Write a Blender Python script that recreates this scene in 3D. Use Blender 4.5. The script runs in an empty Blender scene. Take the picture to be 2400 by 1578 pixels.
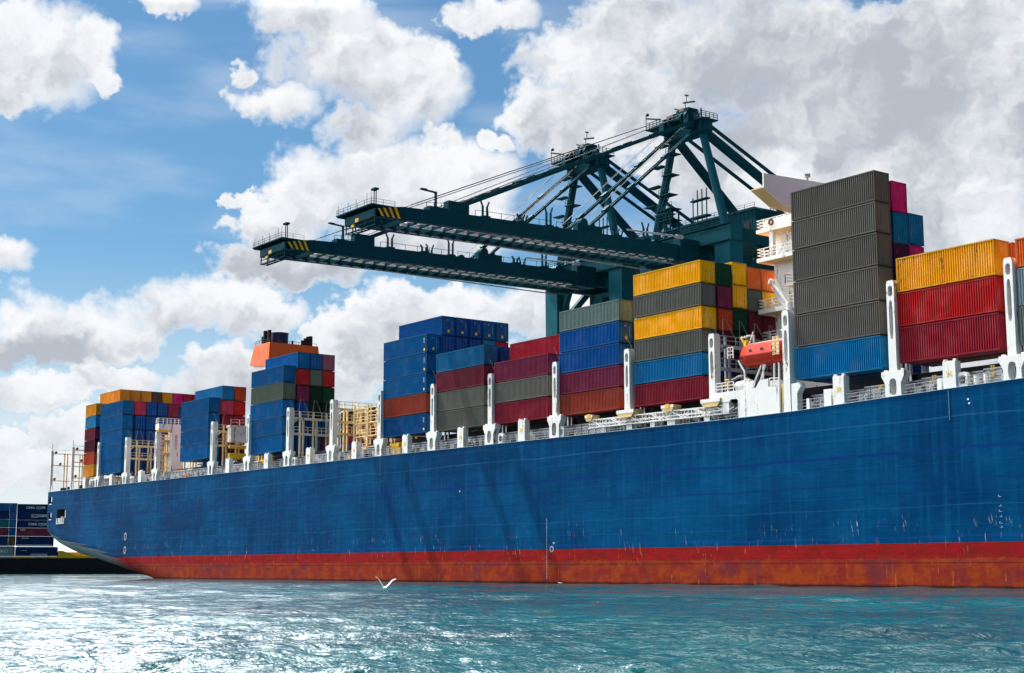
import bpy, math, random
import numpy as np
from mathutils import Vector, Matrix

random.seed(7)
SC = bpy.context.scene
COL = SC.collection
R = math.radians

# ------------------------------------------------------------------ camera
cam = bpy.data.cameras.new('camera')
cam.lens = 52.5; cam.sensor_width = 36; cam.clip_start = 0.5; cam.clip_end = 40000
co = bpy.data.objects.new('camera', cam); COL.objects.link(co)
co.location = (0, -121.49, 1.8)
co.rotation_euler = (R(90 + 8.867), 0, R(143.722 - 90))
SC.camera = co

# ------------------------------------------------------------------ light, exposure
SUN_DIR = Vector((-0.575, -0.122, 1.0)).normalized()      # towards the sun
SUN_EL = math.asin(SUN_DIR.z)
SUN_AZ = math.atan2(SUN_DIR.x, SUN_DIR.y)                 # from +Y, clockwise
sun = bpy.data.lights.new('sun', 'SUN'); sun.energy = 5.0; sun.angle = R(0.5); sun.color = (1.0, 0.95, 0.87)
so = bpy.data.objects.new('sun', sun); COL.objects.link(so)
so.rotation_euler = SUN_DIR.to_track_quat('Z', 'Y').to_euler()
SC.view_settings.view_transform = 'Standard'; SC.view_settings.look = 'None'
SC.view_settings.exposure = 1.04; SC.view_settings.gamma = 1.0
try: SC.view_settings.use_curve_mapping = False
except Exception: pass

# ------------------------------------------------------------------ world: sky texture and procedural clouds
# clouds: (azimuth off the ship heading, elevation, half width, half height, greyness, shading slope) in degrees
CLOUDS = [(-18.76, 18.7, 3.14, 2.15, 0.12, 0.25), (-16.73, 18.9, 1.49, 1.24, 0.05, 0.2), (-19.3, 17.19, 1.32, 0.99, 0.25, 0.2), (-15.89, 17.97, 0.83, 0.66, 0.05, 0.1), (-13.59, 21.02, 1.32, 0.46, 0.1, 0.1), (-7.73, 20.84, 2.97, 0.91, 0.25, 0.2), (-6.17, 19.33, 3.55, 1.82, 0.2, 0.3), (-3.94, 18.51, 2.31, 2.15, 0.2, 0.3), (-3.09, 19.01, 1.32, 1.32, 0.1, 0.2), (-9.34, 17.53, 1.73, 0.79, 0.05, 0.35), (-5.79, 16.7, 1.82, 0.99, 0.35, 0.1), (-10.54, 18.74, 0.66, 0.46, 0.05, 0.1), (-0.86, 21.17, 2.15, 0.83, 0.1, 0.3), (2.41, 19.18, 2.31, 1.65, 0.12, 0.25), (4.99, 20.08, 2.97, 1.82, 0.3, 0.15), (1.2, 17.42, 1.82, 1.16, 0.15, 0.2), (4.44, 17.38, 4.13, 1.98, 0.35, 0.15), (9.55, 19.42, 4.95, 2.81, 0.42, 0.05), (14.44, 17.85, 6.6, 3.14, 0.5, 0), (17.72, 19.72, 3.8, 1.98, 0.25, 0.1), (18.8, 16.55, 2.81, 2.48, 0.4, 0.1), (11.93, 15.96, 5.45, 1.82, 0.5, 0.2), (2.39, 16.28, 2.48, 0.99, 0.25, 0.2), (16.67, 14.23, 4.13, 2.48, 0.22, 0.2), (9.41, 14.15, 3.3, 1.65, 0.15, 0.15), (17.34, 11.98, 3.63, 2.31, 0.28, 0.2), (6.94, 15.05, 2.48, 1.49, 0.2, 0.1), (-7.92, 14.37, 1.98, 1.65, 0.02, 0.4), (-9.21, 12.86, 1.82, 1.49, 0.2, 0.4), (-5.25, 14.77, 3.14, 1.73, 0.1, 0.35), (-2.04, 14.82, 2.48, 1.65, 0.05, 0.3), (-3.21, 13.17, 3.8, 1.82, 0.2, 0.3), (-10.39, 13.79, 0.83, 0.41, 0.05, 0.2), (-8.52, 11.42, 3.3, 0.91, 0.5, 0.2), (-2.73, 16.28, 0.99, 0.5, 0.1, 0.1), (-0.68, 16.29, 0.83, 0.5, 0.05, 0.1), (-18.11, 8.94, 1.98, 1.24, 0.05, 0.45), (-15.81, 8.89, 2.15, 1.32, 0.05, 0.45), (-19.13, 11.24, 1.02, 0.79, 0.1, 0.3), (-17.46, 8.03, 3.8, 0.74, 0.5, 0.3), (-14.08, 8.64, 0.83, 0.99, 0.2, 0.2), (-11.41, 9.87, 3.14, 1.24, 0.1, 0.4), (-9.95, 9.59, 2.15, 1.16, 0.1, 0.4), (-13.0, 9.49, 1.98, 0.83, 0.3, 0.3), (-10.38, 7.79, 2.48, 0.74, 0.15, 0.3), (-9.39, 6.83, 4.95, 0.99, 0.25, 0.2), (-4.34, 9.54, 3.47, 1.32, 0.1, 0.4), (-1.84, 9.89, 2.31, 0.99, 0.1, 0.4), (1.17, 9.9, 3.3, 0.99, 0.15, 0.3), (-6.49, 8.69, 1.98, 0.99, 0.25, 0.3), (-3.16, 7.74, 4.95, 1.16, 0.3, 0.2), (-17.84, 6.44, 2.31, 0.83, 0.12, 0.35), (-15.11, 7.01, 1.98, 0.66, 0.3, 0.2), (-18.8, 4.69, 0.91, 0.66, 0.02, 0.3), (-18.0, 3.62, 2.31, 0.83, 0.1, 0.2), (-14.41, 5.11, 4.29, 0.99, 0.3, 0.1), (-16.71, 4.9, 1.82, 0.74, 0.3, 0.1), (3.49, 6.91, 8.25, 1.98, 0.3, 0.1), (18.6, 6.57, 6.6, 2.48, 0.3, 0.1)]
HEAD = R(143.722)


class NT:
    """small helper to wire shader nodes"""
    def __init__(self, tree):
        self.t = tree; self.n = tree.nodes; self.l = tree.links
    def node(self, kind, **kw):
        n = self.n.new(kind)
        for k, v in kw.items(): setattr(n, k, v)
        return n
    def put(self, sock, v):
        if isinstance(v, bpy.types.NodeSocket): self.l.new(v, sock)
        elif v is not None: sock.default_value = v
    def m(self, op, a, b=None, c=None, clamp=False):
        n = self.node('ShaderNodeMath', operation=op, use_clamp=clamp)
        for i, v in enumerate((a, b, c)): self.put(n.inputs[i], v) if v is not None else None
        return n.outputs[0]
    def v(self, op, a, b=None):
        n = self.node('ShaderNodeVectorMath', operation=op)
        self.put(n.inputs[0], a)
        if b is not None: self.put(n.inputs[1], b)
        return n.outputs['Value'] if op in ('DOT_PRODUCT', 'LENGTH') else n.outputs['Vector']
    def scale(self, a, f):
        n = self.node('ShaderNodeVectorMath', operation='SCALE'); self.put(n.inputs[0], a); self.put(n.inputs['Scale'], f)
        return n.outputs['Vector']
    def noise(self, vec, scale, detail=4, rough=0.5, dist=0.0, out='Fac'):
        n = self.node('ShaderNodeTexNoise'); self.put(n.inputs['Vector'], vec)
        n.inputs['Scale'].default_value = scale; n.inputs['Detail'].default_value = detail
        n.inputs['Roughness'].default_value = rough; n.inputs['Distortion'].default_value = dist
        return n.outputs[out]
    def ramp(self, x, lo, hi, a=0.0, b=1.0, smooth=True):
        n = self.node('ShaderNodeMapRange'); n.interpolation_type = 'SMOOTHSTEP' if smooth else 'LINEAR'
        self.put(n.inputs[0], x)
        for i, v in enumerate((lo, hi, a, b)): self.put(n.inputs[i + 1], v)
        return n.outputs[0]
    def mix(self, f, a, b):
        n = self.node('ShaderNodeMix', data_type='RGBA'); self.put(n.inputs[0], f)
        for s, v in ((n.inputs[6], a), (n.inputs[7], b)):
            if isinstance(v, (tuple, list)) and len(v) == 3: v = (*v, 1)
            self.put(s, v)
        return n.outputs[2]
    def comb(self, x, y, z):
        n = self.node('ShaderNodeCombineXYZ')
        for i, v in enumerate((x, y, z)): self.put(n.inputs[i], v)
        return n.outputs[0]
    def sep(self, v):
        n = self.node('ShaderNodeSeparateXYZ'); self.put(n.inputs[0], v); return n.outputs


def build_world():
    w = bpy.data.worlds.new('World'); SC.world = w; w.use_nodes = True
    w.node_tree.nodes.clear(); t = NT(w.node_tree)
    d = t.node('ShaderNodeTexCoord').outputs['Generated']
    fwd = (math.cos(HEAD), math.sin(HEAD), 0); rgt = (math.sin(HEAD), -math.cos(HEAD), 0)
    az = t.m('MULTIPLY', t.m('ARCTAN2', t.v('DOT_PRODUCT', d, rgt), t.v('DOT_PRODUCT', d, fwd)), 180 / math.pi)
    el = t.m('MULTIPLY', t.m('ARCSINE', t.sep(d)[2]), 180 / math.pi)
    p = t.comb(az, el, 0.0)
    # ragged outlines: push the lookup about with two scales of noise
    w1 = t.v('SUBTRACT', t.noise(p, 0.55, 3, 0.55, out='Color'), (0.5, 0.5, 0.5))
    w2 = t.v('SUBTRACT', t.noise(p, 2.2, 5, 0.6, out='Color'), (0.5, 0.5, 0.5))
    q = t.v('ADD', t.v('ADD', p, t.scale(w1, 1.9)), t.scale(w2, 0.75))
    q0 = q
    W = G = Fm = None
    for (a, e, ra, re, g, s) in CLOUDS:
        k = t.v('MULTIPLY', t.v('SUBTRACT', q, (a, e, 0)), (1 / (ra * 1.03), 1 / (re * 1.03), 0))
        f = t.m('SUBTRACT', 1.0, t.v('DOT_PRODUCT', k, k))
        wt = t.m('MAXIMUM', f, 0.0)
        gg = t.m('MULTIPLY', t.m('MULTIPLY_ADD', t.sep(k)[1], -s, g), wt)
        Fm = f if Fm is None else t.m('MAXIMUM', Fm, f)
        W = wt if W is None else t.m('ADD', W, wt)
        G = gg if G is None else t.m('ADD', G, gg)
        q = t.v('ADD', q, t.m('MULTIPLY', t.m('ADD', t.m('ADD', G, W), Fm), 1e-9))   # keeps the node evaluation one cloud at a time
    grey = t.m('DIVIDE', G, t.m('MAXIMUM', W, 0.05))
    # the rest of the sky, outside the part the photograph shows
    out = t.ramp(t.m('ABSOLUTE', az), 23, 32)
    out2 = t.ramp(el, 22.0, 27)
    out = t.m('MAXIMUM', out, out2)
    gen = t.m('MULTIPLY', t.m('SUBTRACT', t.noise(d, 3.0, 6, 0.6), 0.5), 4.0)
    Fm = t.m('ADD', t.m('MULTIPLY', Fm, t.m('SUBTRACT', 1.0, out)), t.m('MULTIPLY', gen, out))
    fine = t.m('SUBTRACT', t.noise(p, 1.1, 9, 0.60), 0.5)
    Fx = t.m('ADD', t.m('MAXIMUM', Fm, -1.2), t.m('MULTIPLY', fine, 1.25))
    soft = t.ramp(t.noise(p, 0.16, 2, 0.5), 0.38, 0.62)
    alpha = t.ramp(Fx, t.m('MULTIPLY_ADD', soft, -0.32, -0.06), t.m('MULTIPLY_ADD', soft, 0.45, 0.42))
    # thin veil and the pale band towards the horizon
    veil = t.m('MULTIPLY', t.ramp(t.noise(t.v('MULTIPLY', p, (0.30, 1.0, 1)), 0.45, 5, 0.5), 0.42, 0.76), 0.26)
    horiz = t.ramp(el, 13.0, 0.5, 0.0, 0.85)
    alpha2 = t.m('MAXIMUM', alpha, t.m('MAXIMUM', veil, horiz))
    # shading from lumps: brighter towards the sun, grey in thick parts and undersides
    sh = t.v('ADD', p, (0.55, -0.50, 0))
    lump = t.m('SUBTRACT', t.noise(q0, 0.24, 4, 0.42), t.noise(t.v('ADD', q0, (0.80, -0.75, 0)), 0.24, 4, 0.42))
    lump3 = t.m('SUBTRACT', t.noise(q0, 0.8, 5, 0.5), t.noise(t.v('ADD', q0, (0.25, -0.22, 0)), 0.8, 5, 0.5))
    lump2 = t.m('SUBTRACT', t.noise(p, 0.22, 3, 0.5), 0.5)
    gsum = t.m('ADD', t.m('ADD', t.m('MULTIPLY', grey, 1.35), t.m('MULTIPLY', lump, 2.0)), t.m('ADD', t.m('MULTIPLY', lump2, 0.7), t.m('MULTIPLY', lump3, 0.8)))
    thick = t.ramp(Fx, 0.0, 0.8)
    gsum = t.m('MULTIPLY', t.m('MULTIPLY_ADD', thick, 0.8, 0.2), t.m('ADD', gsum, 0.10))
    gsum = t.ramp(gsum, -0.05, 0.95)
    cloud = t.mix(gsum, (0.462, 0.470, 0.481), (0.232, 0.252, 0.284))
    cloud = t.mix(t.m('MULTIPLY', t.ramp(el, 9, 1), 0.6), cloud, (0.425, 0.438, 0.456))
    sky = t.node('ShaderNodeTexSky', sky_type='NISHITA'); sky.sun_disc = False
    sky.sun_elevation = SUN_EL; sky.sun_rotation = SUN_AZ; sky.altitude = 0; sky.air_density = 1.0; sky.dust_density = 0.6; sky.ozone_density = 2.0
    b1 = t.node('ShaderNodeBackground'); t.put(b1.inputs[0], t.v('MULTIPLY', sky.outputs[0], (0.62, 0.95, 1.08))); b1.inputs[1].default_value = 0.048
    # brightness added to unseen sky: front fills the ship's side, glare whitens water
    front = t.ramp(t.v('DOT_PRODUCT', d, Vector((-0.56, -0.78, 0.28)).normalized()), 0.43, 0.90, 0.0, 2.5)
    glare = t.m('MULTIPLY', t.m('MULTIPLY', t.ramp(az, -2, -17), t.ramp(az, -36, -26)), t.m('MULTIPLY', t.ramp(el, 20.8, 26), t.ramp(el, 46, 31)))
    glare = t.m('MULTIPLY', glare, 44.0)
    over = t.m('MULTIPLY', t.m('MULTIPLY', t.ramp(el, 33, 38), t.ramp(el, 50, 43)), t.ramp(t.m('ABSOLUTE', az), 36, 22))  # extra bright band added above the view for sparkles on the water
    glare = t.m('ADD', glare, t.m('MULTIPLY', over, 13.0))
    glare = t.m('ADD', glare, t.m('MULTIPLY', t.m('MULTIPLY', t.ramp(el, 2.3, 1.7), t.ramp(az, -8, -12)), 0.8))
    b2 = t.node('ShaderNodeBackground'); t.put(b2.inputs[0], cloud); bow_dim = t.ramp(t.v('DOT_PRODUCT', d, Vector((0.95, -0.10, 0.15)).normalized()), -0.1, 0.6, 1.0, 0.14)  # clouds dimmed towards the bow to keep container ends dark
    t.put(b2.inputs[1], t.m('MULTIPLY', t.m('ADD', t.m('ADD', front, glare), 1.0), bow_dim))
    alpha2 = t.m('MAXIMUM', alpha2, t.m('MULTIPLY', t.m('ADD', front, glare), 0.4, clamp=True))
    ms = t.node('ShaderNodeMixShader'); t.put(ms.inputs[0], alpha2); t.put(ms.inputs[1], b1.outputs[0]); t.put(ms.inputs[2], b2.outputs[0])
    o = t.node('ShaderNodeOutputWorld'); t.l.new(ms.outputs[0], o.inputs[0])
    w.cycles.sampling_method = 'MANUAL'; w.cycles.sample_map_resolution = 512


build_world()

# ------------------------------------------------------------------ materials
MATS = {}


def new_mat(name):
    m = bpy.data.materials.new(name); m.use_nodes = True
    t = NT(m.node_tree); t.n.clear()
    bs = t.node('ShaderNodeBsdfPrincipled'); o = t.node('ShaderNodeOutputMaterial'); t.l.new(bs.outputs[0], o.inputs[0])
    return m, t, bs


def paint(name, col, rough=0.5, dirt=0.25, rust=0.0, dcol=None, metal=0.0, scale=0.6, spec=0.18):
    """painted steel with blotches, vertical streaks and, if asked, rust"""
    if name in MATS: return MATS[name]
    m, t, bs = new_mat(name)
    pos = t.node('ShaderNodeNewGeometry').outputs['Position']
    n1 = t.noise(pos, scale, 6, 0.6)
    st = t.noise(t.v('MULTIPLY', pos, (2.2, 2.2, 0.18)), 1.0, 5, 0.6)
    c = t.mix(t.m('MULTIPLY', t.ramp(n1, 0.35, 0.75), dirt), col, dcol or tuple(x * 0.55 for x in col))
    c = t.mix(t.m('MULTIPLY', t.ramp(st, 0.5, 0.78), dirt), c, tuple(x * 0.5 + 0.01 for x in col))
    if rust:
        r = t.m('MULTIPLY', t.noise(pos, 2.2, 8, 0.7), t.ramp(st, 0.35, 0.7))
        c = t.mix(t.ramp(r, 0.42 - rust * 0.3, 0.55 - rust * 0.25), c, (0.23, 0.085, 0.025))
    t.put(bs.inputs['Base Color'], c); bs.inputs['Specular IOR Level'].default_value = spec
    t.put(bs.inputs['Roughness'], t.ramp(n1, 0.3, 0.7, rough - 0.08, rough + 0.1))
    bs.inputs['Metallic'].default_value = metal
    MATS[name] = m; return m


def container_paint():
    m, t, bs = new_mat('container_paint')
    oi = t.node('ShaderNodeObjectInfo'); base = oi.outputs['Color']; rnd = oi.outputs['Random']
    pos = t.node('ShaderNodeNewGeometry').outputs['Position']
    tc = t.node('ShaderNodeTexCoord').outputs['Object']
    pr = t.v('ADD', pos, t.comb(t.m('MULTIPLY', rnd, 91.0), 0.0, t.m('MULTIPLY', rnd, 37.0)))
    n1 = t.noise(pr, 0.45, 6, 0.6); n2 = t.noise(pr, 2.6, 6, 0.65)
    st = t.noise(t.v('MULTIPLY', pr, (2.4, 2.4, 0.16)), 1.0, 5, 0.6)
    dark = t.mix(1.0, base, base); hs = t.node('ShaderNodeHueSaturation'); t.put(hs.inputs['Color'], base)
    hs.inputs['Saturation'].default_value = 0.8; hs.inputs['Value'].default_value = 0.55
    pale = t.node('ShaderNodeHueSaturation'); t.put(pale.inputs['Color'], base)
    pale.inputs['Saturation'].default_value = 0.85; pale.inputs['Value'].default_value = 1.22
    c = t.mix(t.m('MULTIPLY', t.ramp(n1, 0.42, 0.72), 0.55), base, pale.outputs[0])
    c = t.mix(t.m('MULTIPLY', t.ramp(st, 0.48, 0.76), 0.5), c, hs.outputs[0])
    z = t.sep(tc)[2]
    edge = t.ramp(z, 0.55, 0.0, 0.0, 0.12)
    r = t.m('ADD', t.m('MULTIPLY', n2, t.ramp(st, 0.3, 0.75)), edge)
    r = t.m('ADD', r, t.m('MULTIPLY', t.m('SUBTRACT', rnd, 0.5), 0.10))
    c = t.mix(t.m('MULTIPLY', t.ramp(r, 0.445, 0.58), 0.8), c, (0.19, 0.075, 0.03))
    t.put(bs.inputs['Base Color'], c); t.put(bs.inputs['Roughness'], t.ramp(n1, 0.3, 0.7, 0.48, 0.65)); bs.inputs['Specular IOR Level'].default_value = 0.03
    MATS['container'] = m; return m


def hull_paint():
    m, t, bs = new_mat('hull_paint')
    pos = t.node('ShaderNodeNewGeometry').outputs['Position']
    x, y, z = t.sep(pos)
    n1 = t.noise(pos, 0.07, 6, 0.6); n2 = t.noise(pos, 0.5, 7, 0.62); n3 = t.noise(t.v('MULTIPLY', pos, (1, 1, 6)), 0.35, 6, 0.6)
    st = t.noise(t.v('MULTIPLY', pos, (1.3, 1.3, 0.10)), 1.0, 6, 0.6)
    blue = t.mix(t.ramp(n1, 0.35, 0.68), (0.000, 0.030, 0.098), (0.000, 0.058, 0.158))
    blue = t.mix(t.m('MULTIPLY', t.ramp(st, 0.45, 0.72), 0.35), blue, (0.003, 0.095, 0.205))
    blue = t.mix(t.m('MULTIPLY', t.ramp(n3, 0.5, 0.75), 0.4), blue, (0.000, 0.034, 0.112))
    # shell plates, each a slightly different tone, with weld lines
    br = t.node('ShaderNodeTexBrick'); br.offset = 0.37
    t.put(br.inputs['Vector'], t.comb(x, z, 0.0)); br.inputs['Scale'].default_value = 1.0
    br.inputs['Brick Width'].default_value = 11.0; br.inputs['Row Height'].default_value = 3.05; br.inputs['Mortar Size'].default_value = 0.035
    br.inputs['Color1'].default_value = (0.86, 0.86, 0.86, 1); br.inputs['Color2'].default_value = (1.12, 1.12, 1.12, 1); br.inputs['Mortar'].default_value = (1.5, 1.5, 1.45, 1)
    mm = t.node('ShaderNodeMix', data_type='RGBA', blend_type='MULTIPLY'); mm.inputs[0].default_value = 0.55
    t.put(mm.inputs[6], blue); t.put(mm.inputs[7], br.outputs['Color']); blue = mm.outputs[2]
    # long strakes seen along the side
    zw = t.m('ADD', z, t.m('MULTIPLY', t.m('SUBTRACT', t.noise(t.v('MULTIPLY', pos, (0.06, 0, 0)), 1.0, 3), 0.5), 0.9))
    for zc, h, c, k in ((16.6, 0.07, (0.02, 0.11, 0.25), 0.4), (13.45, 0.16, (0.002, 0.030, 0.14), 0.85), (10.45, 0.10, (0.002, 0.032, 0.13), 0.7), (7.95, 0.05, (0.01, 0.10, 0.23), 0.4), (4.95, 0.10, (0.004, 0.05, 0.2), 0.6)):
        blue = t.mix(t.ramp(t.m('ABSOLUTE', t.m('SUBTRACT', zw, zc)), h * 1.5, h * 0.6, 0.0, k), blue, c)
    # boot topping: red above, rusty and purple fouling towards the water
    red = t.mix(t.ramp(n2, 0.38, 0.66), (0.25, 0.010, 0.012), (0.18, 0.013, 0.010))
    rust = t.mix(t.ramp(n2, 0.4, 0.62), (0.20, 0.022, 0.014), (0.265, 0.042, 0.011))
    rust = t.mix(t.m('MULTIPLY', t.ramp(t.noise(pos, 0.22, 5, 0.6), 0.5, 0.66), 0.55), rust, (0.085, 0.020, 0.040))
    low = t.ramp(t.m('ADD', z, t.m('MULTIPLY', t.m('SUBTRACT', st, 0.5), 1.0)), 3.05, 2.75)
    red = t.mix(low, red, rust)
    red = t.mix(t.m('MULTIPLY', t.ramp(t.m('ABSOLUTE', t.m('SUBTRACT', z, 2.45)), 0.10, 0.03), 0.7), red, (0.07, 0.012, 0.02))
    red = t.mix(t.m('MULTIPLY', t.ramp(n3, 0.5, 0.72), 0.35), red, (0.12, 0.012, 0.02))
    red = t.mix(t.ramp(t.m('ADD', z, t.m('MULTIPLY', n2, 0.4)), 0.62, 0.25), red, (0.030, 0.012, 0.010))
    c = t.mix(t.m('GREATER_THAN', z, 4.4), red, blue)
    # fender scrapes and rust runs near the boot top
    band = t.m('MULTIPLY', t.ramp(z, 1.5, 4.0), t.ramp(z, 8.5, 6.0))
    clus = t.ramp(t.noise(t.v('MULTIPLY', pos, (0.16, 0, 0.22)), 1.0, 2), 0.50, 0.62)
    sc1 = t.ramp(t.noise(t.v('MULTIPLY', t.v('ADD', pos, t.comb(t.m('MULTIPLY', z, 0.12), 0.0, 0.0)), (4.5, 0, 0.55)), 1.0, 3, 0.6), 0.62, 0.68)
    scr = t.m('MULTIPLY', t.m('MULTIPLY', sc1, clus), band)
    c = t.mix(t.m('MULTIPLY', scr, 0.75), c, (0.45, 0.36, 0.30))
    sc2 = t.ramp(t.noise(t.v('MULTIPLY', t.v('ADD', pos, (57, 0, 3)), (3.0, 0, 0.35)), 1.0, 4, 0.6), 0.63, 0.70)
    c = t.mix(t.m('MULTIPLY', t.m('MULTIPLY', sc2, t.ramp(z, 6.5, 4.0)), 0.8), c, (0.40, 0.13, 0.02))
    # light off the water painted as grey on the stern counter's underside
    cn = t.sep(t.node('ShaderNodeNewGeometry').outputs['True Normal'])[2]
    c = t.mix(t.m('MULTIPLY', t.ramp(cn, -0.12, -0.45), t.ramp(x, -300, -318)), c, (0.16, 0.20, 0.21))
    t.put(bs.inputs['Base Color'], c); t.put(bs.inputs['Roughness'], t.ramp(n2, 0.3, 0.7, 0.45, 0.62)); bs.inputs['Specular IOR Level'].default_value = 0.012
    bmp = t.node('ShaderNodeBump'); bmp.inputs['Strength'].default_value = 0.5; bmp.inputs['Distance'].default_value = 0.25
    hgt = t.m('ADD', t.m('MULTIPLY', t.noise(t.v('MULTIPLY', pos, (0.28, 0.28, 0.8)), 1.0, 3, 0.5), 0.5), t.m('MULTIPLY', br.outputs['Fac'], 0.12))
    t.put(bmp.inputs['Height'], hgt); t.put(bs.inputs['Normal'], bmp.outputs[0])
    MATS['hull'] = m; return m


def water_mat():
    m, t, bs = new_mat('sea_water')
    pos = t.node('ShaderNodeNewGeometry').outputs['Position']
    n = t.noise(t.v('MULTIPLY', pos, (1, 1, 0)), 0.05, 4, 0.6)
    t.put(bs.inputs['Base Color'], t.mix(t.ramp(n, 0.35, 0.7), (0.000, 0.027, 0.038), (0.000, 0.058, 0.069)))
    bs.inputs['Roughness'].default_value = 0.05; bs.inputs['IOR'].default_value = 1.333; bs.inputs['Specular IOR Level'].default_value = 0.05
    h = t.m('ADD', t.m('MULTIPLY', t.noise(pos, 1.6, 4, 0.6), 0.9), t.m('MULTIPLY', t.noise(pos, 0.35, 3, 0.5), 1.2))
    h = t.m('ADD', h, t.m('MULTIPLY', t.noise(t.v('MULTIPLY', pos, (1, 1, 0)), 4.2, 3, 0.55), 0.55))
    b = t.node('ShaderNodeBump'); b.inputs['Strength'].default_value = 0.8; b.inputs['Distance'].default_value = 0.12
    t.put(b.inputs['Height'], h); t.put(bs.inputs['Normal'], b.outputs[0])
    MATS['water'] = m; return m


container_paint(); hull_paint(); water_mat()
WHITE = paint('white_paint', (0.74, 0.74, 0.72), 0.42, 0.28, 0.10, dcol=(0.56, 0.51, 0.42))
PALE = paint('grey_deck_paint', (0.40, 0.42, 0.44), 0.5, 0.35, 0.10)
CREAM = paint('cream_paint', (0.78, 0.60, 0.34), 0.5, 0.35, 0.16, dcol=(0.62, 0.37, 0.12))
BUFF = paint('buff_underside', (0.72, 0.50, 0.22), 0.5, 0.2)
DARK = paint('dark_recess', (0.02, 0.02, 0.022), 0.7, 0.2)
BLACK = paint('black_paint', (0.012, 0.012, 0.014), 0.5, 0.3)
YELLOW = paint('yellow_paint', (0.80, 0.46, 0.02), 0.45, 0.25, 0.05)
ORANGE = paint('orange_paint', (0.72, 0.11, 0.022), 0.5, 0.15)
GREEN = paint('crane_green', (0.004, 0.050, 0.068), 0.65, 0.35, spec=0.04)
GREEN2 = paint('crane_green_light', (0.006, 0.085, 0.112), 0.62, 0.3, spec=0.06)
PINKPIPE = paint('pale_pipe', (0.75, 0.68, 0.66), 0.45, 0.35, 0.06)
STEEL = paint('galvanised_steel', (0.34, 0.35, 0.36), 0.4, 0.3, 0.1, metal=0.6)
NAVY = paint('navy_paint', (0.012, 0.03, 0.09), 0.45, 0.2)
RED = paint('lifeboat_orange', (0.36, 0.020, 0.008), 0.32, 0.25)
RED2 = paint('lifeboat_canopy', (0.46, 0.040, 0.020), 0.35, 0.45, dcol=(0.42, 0.13, 0.09))
DECKRED = paint('deck_red', (0.16, 0.022, 0.018), 0.6, 0.3)
LETTER = paint('white_lettering', (0.66, 0.67, 0.68), 0.5, 0.3)
LETTER_Y = paint('yellow_lettering', (0.85, 0.52, 0.03), 0.5, 0.05)
GLASS = paint('dark_glass', (0.015, 0.02, 0.03), 0.12, 0.05)
GULL = paint('gull_feathers', (0.82, 0.82, 0.82), 0.6, 0.08)
GULLTIP = paint('gull_wing_tips', (0.08, 0.08, 0.09), 0.6, 0.1)
ROPE = paint('wire_rope', (0.03, 0.03, 0.035), 0.5, 0.2)
BARS = paint('locking_bar_grey', (0.10, 0.13, 0.20), 0.5, 0.3)
LASH = paint('lashing_steel', (0.20, 0.20, 0.22), 0.45, 0.3, metal=0.4)

# ------------------------------------------------------------------ mesh helpers
WLOC = {}


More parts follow.
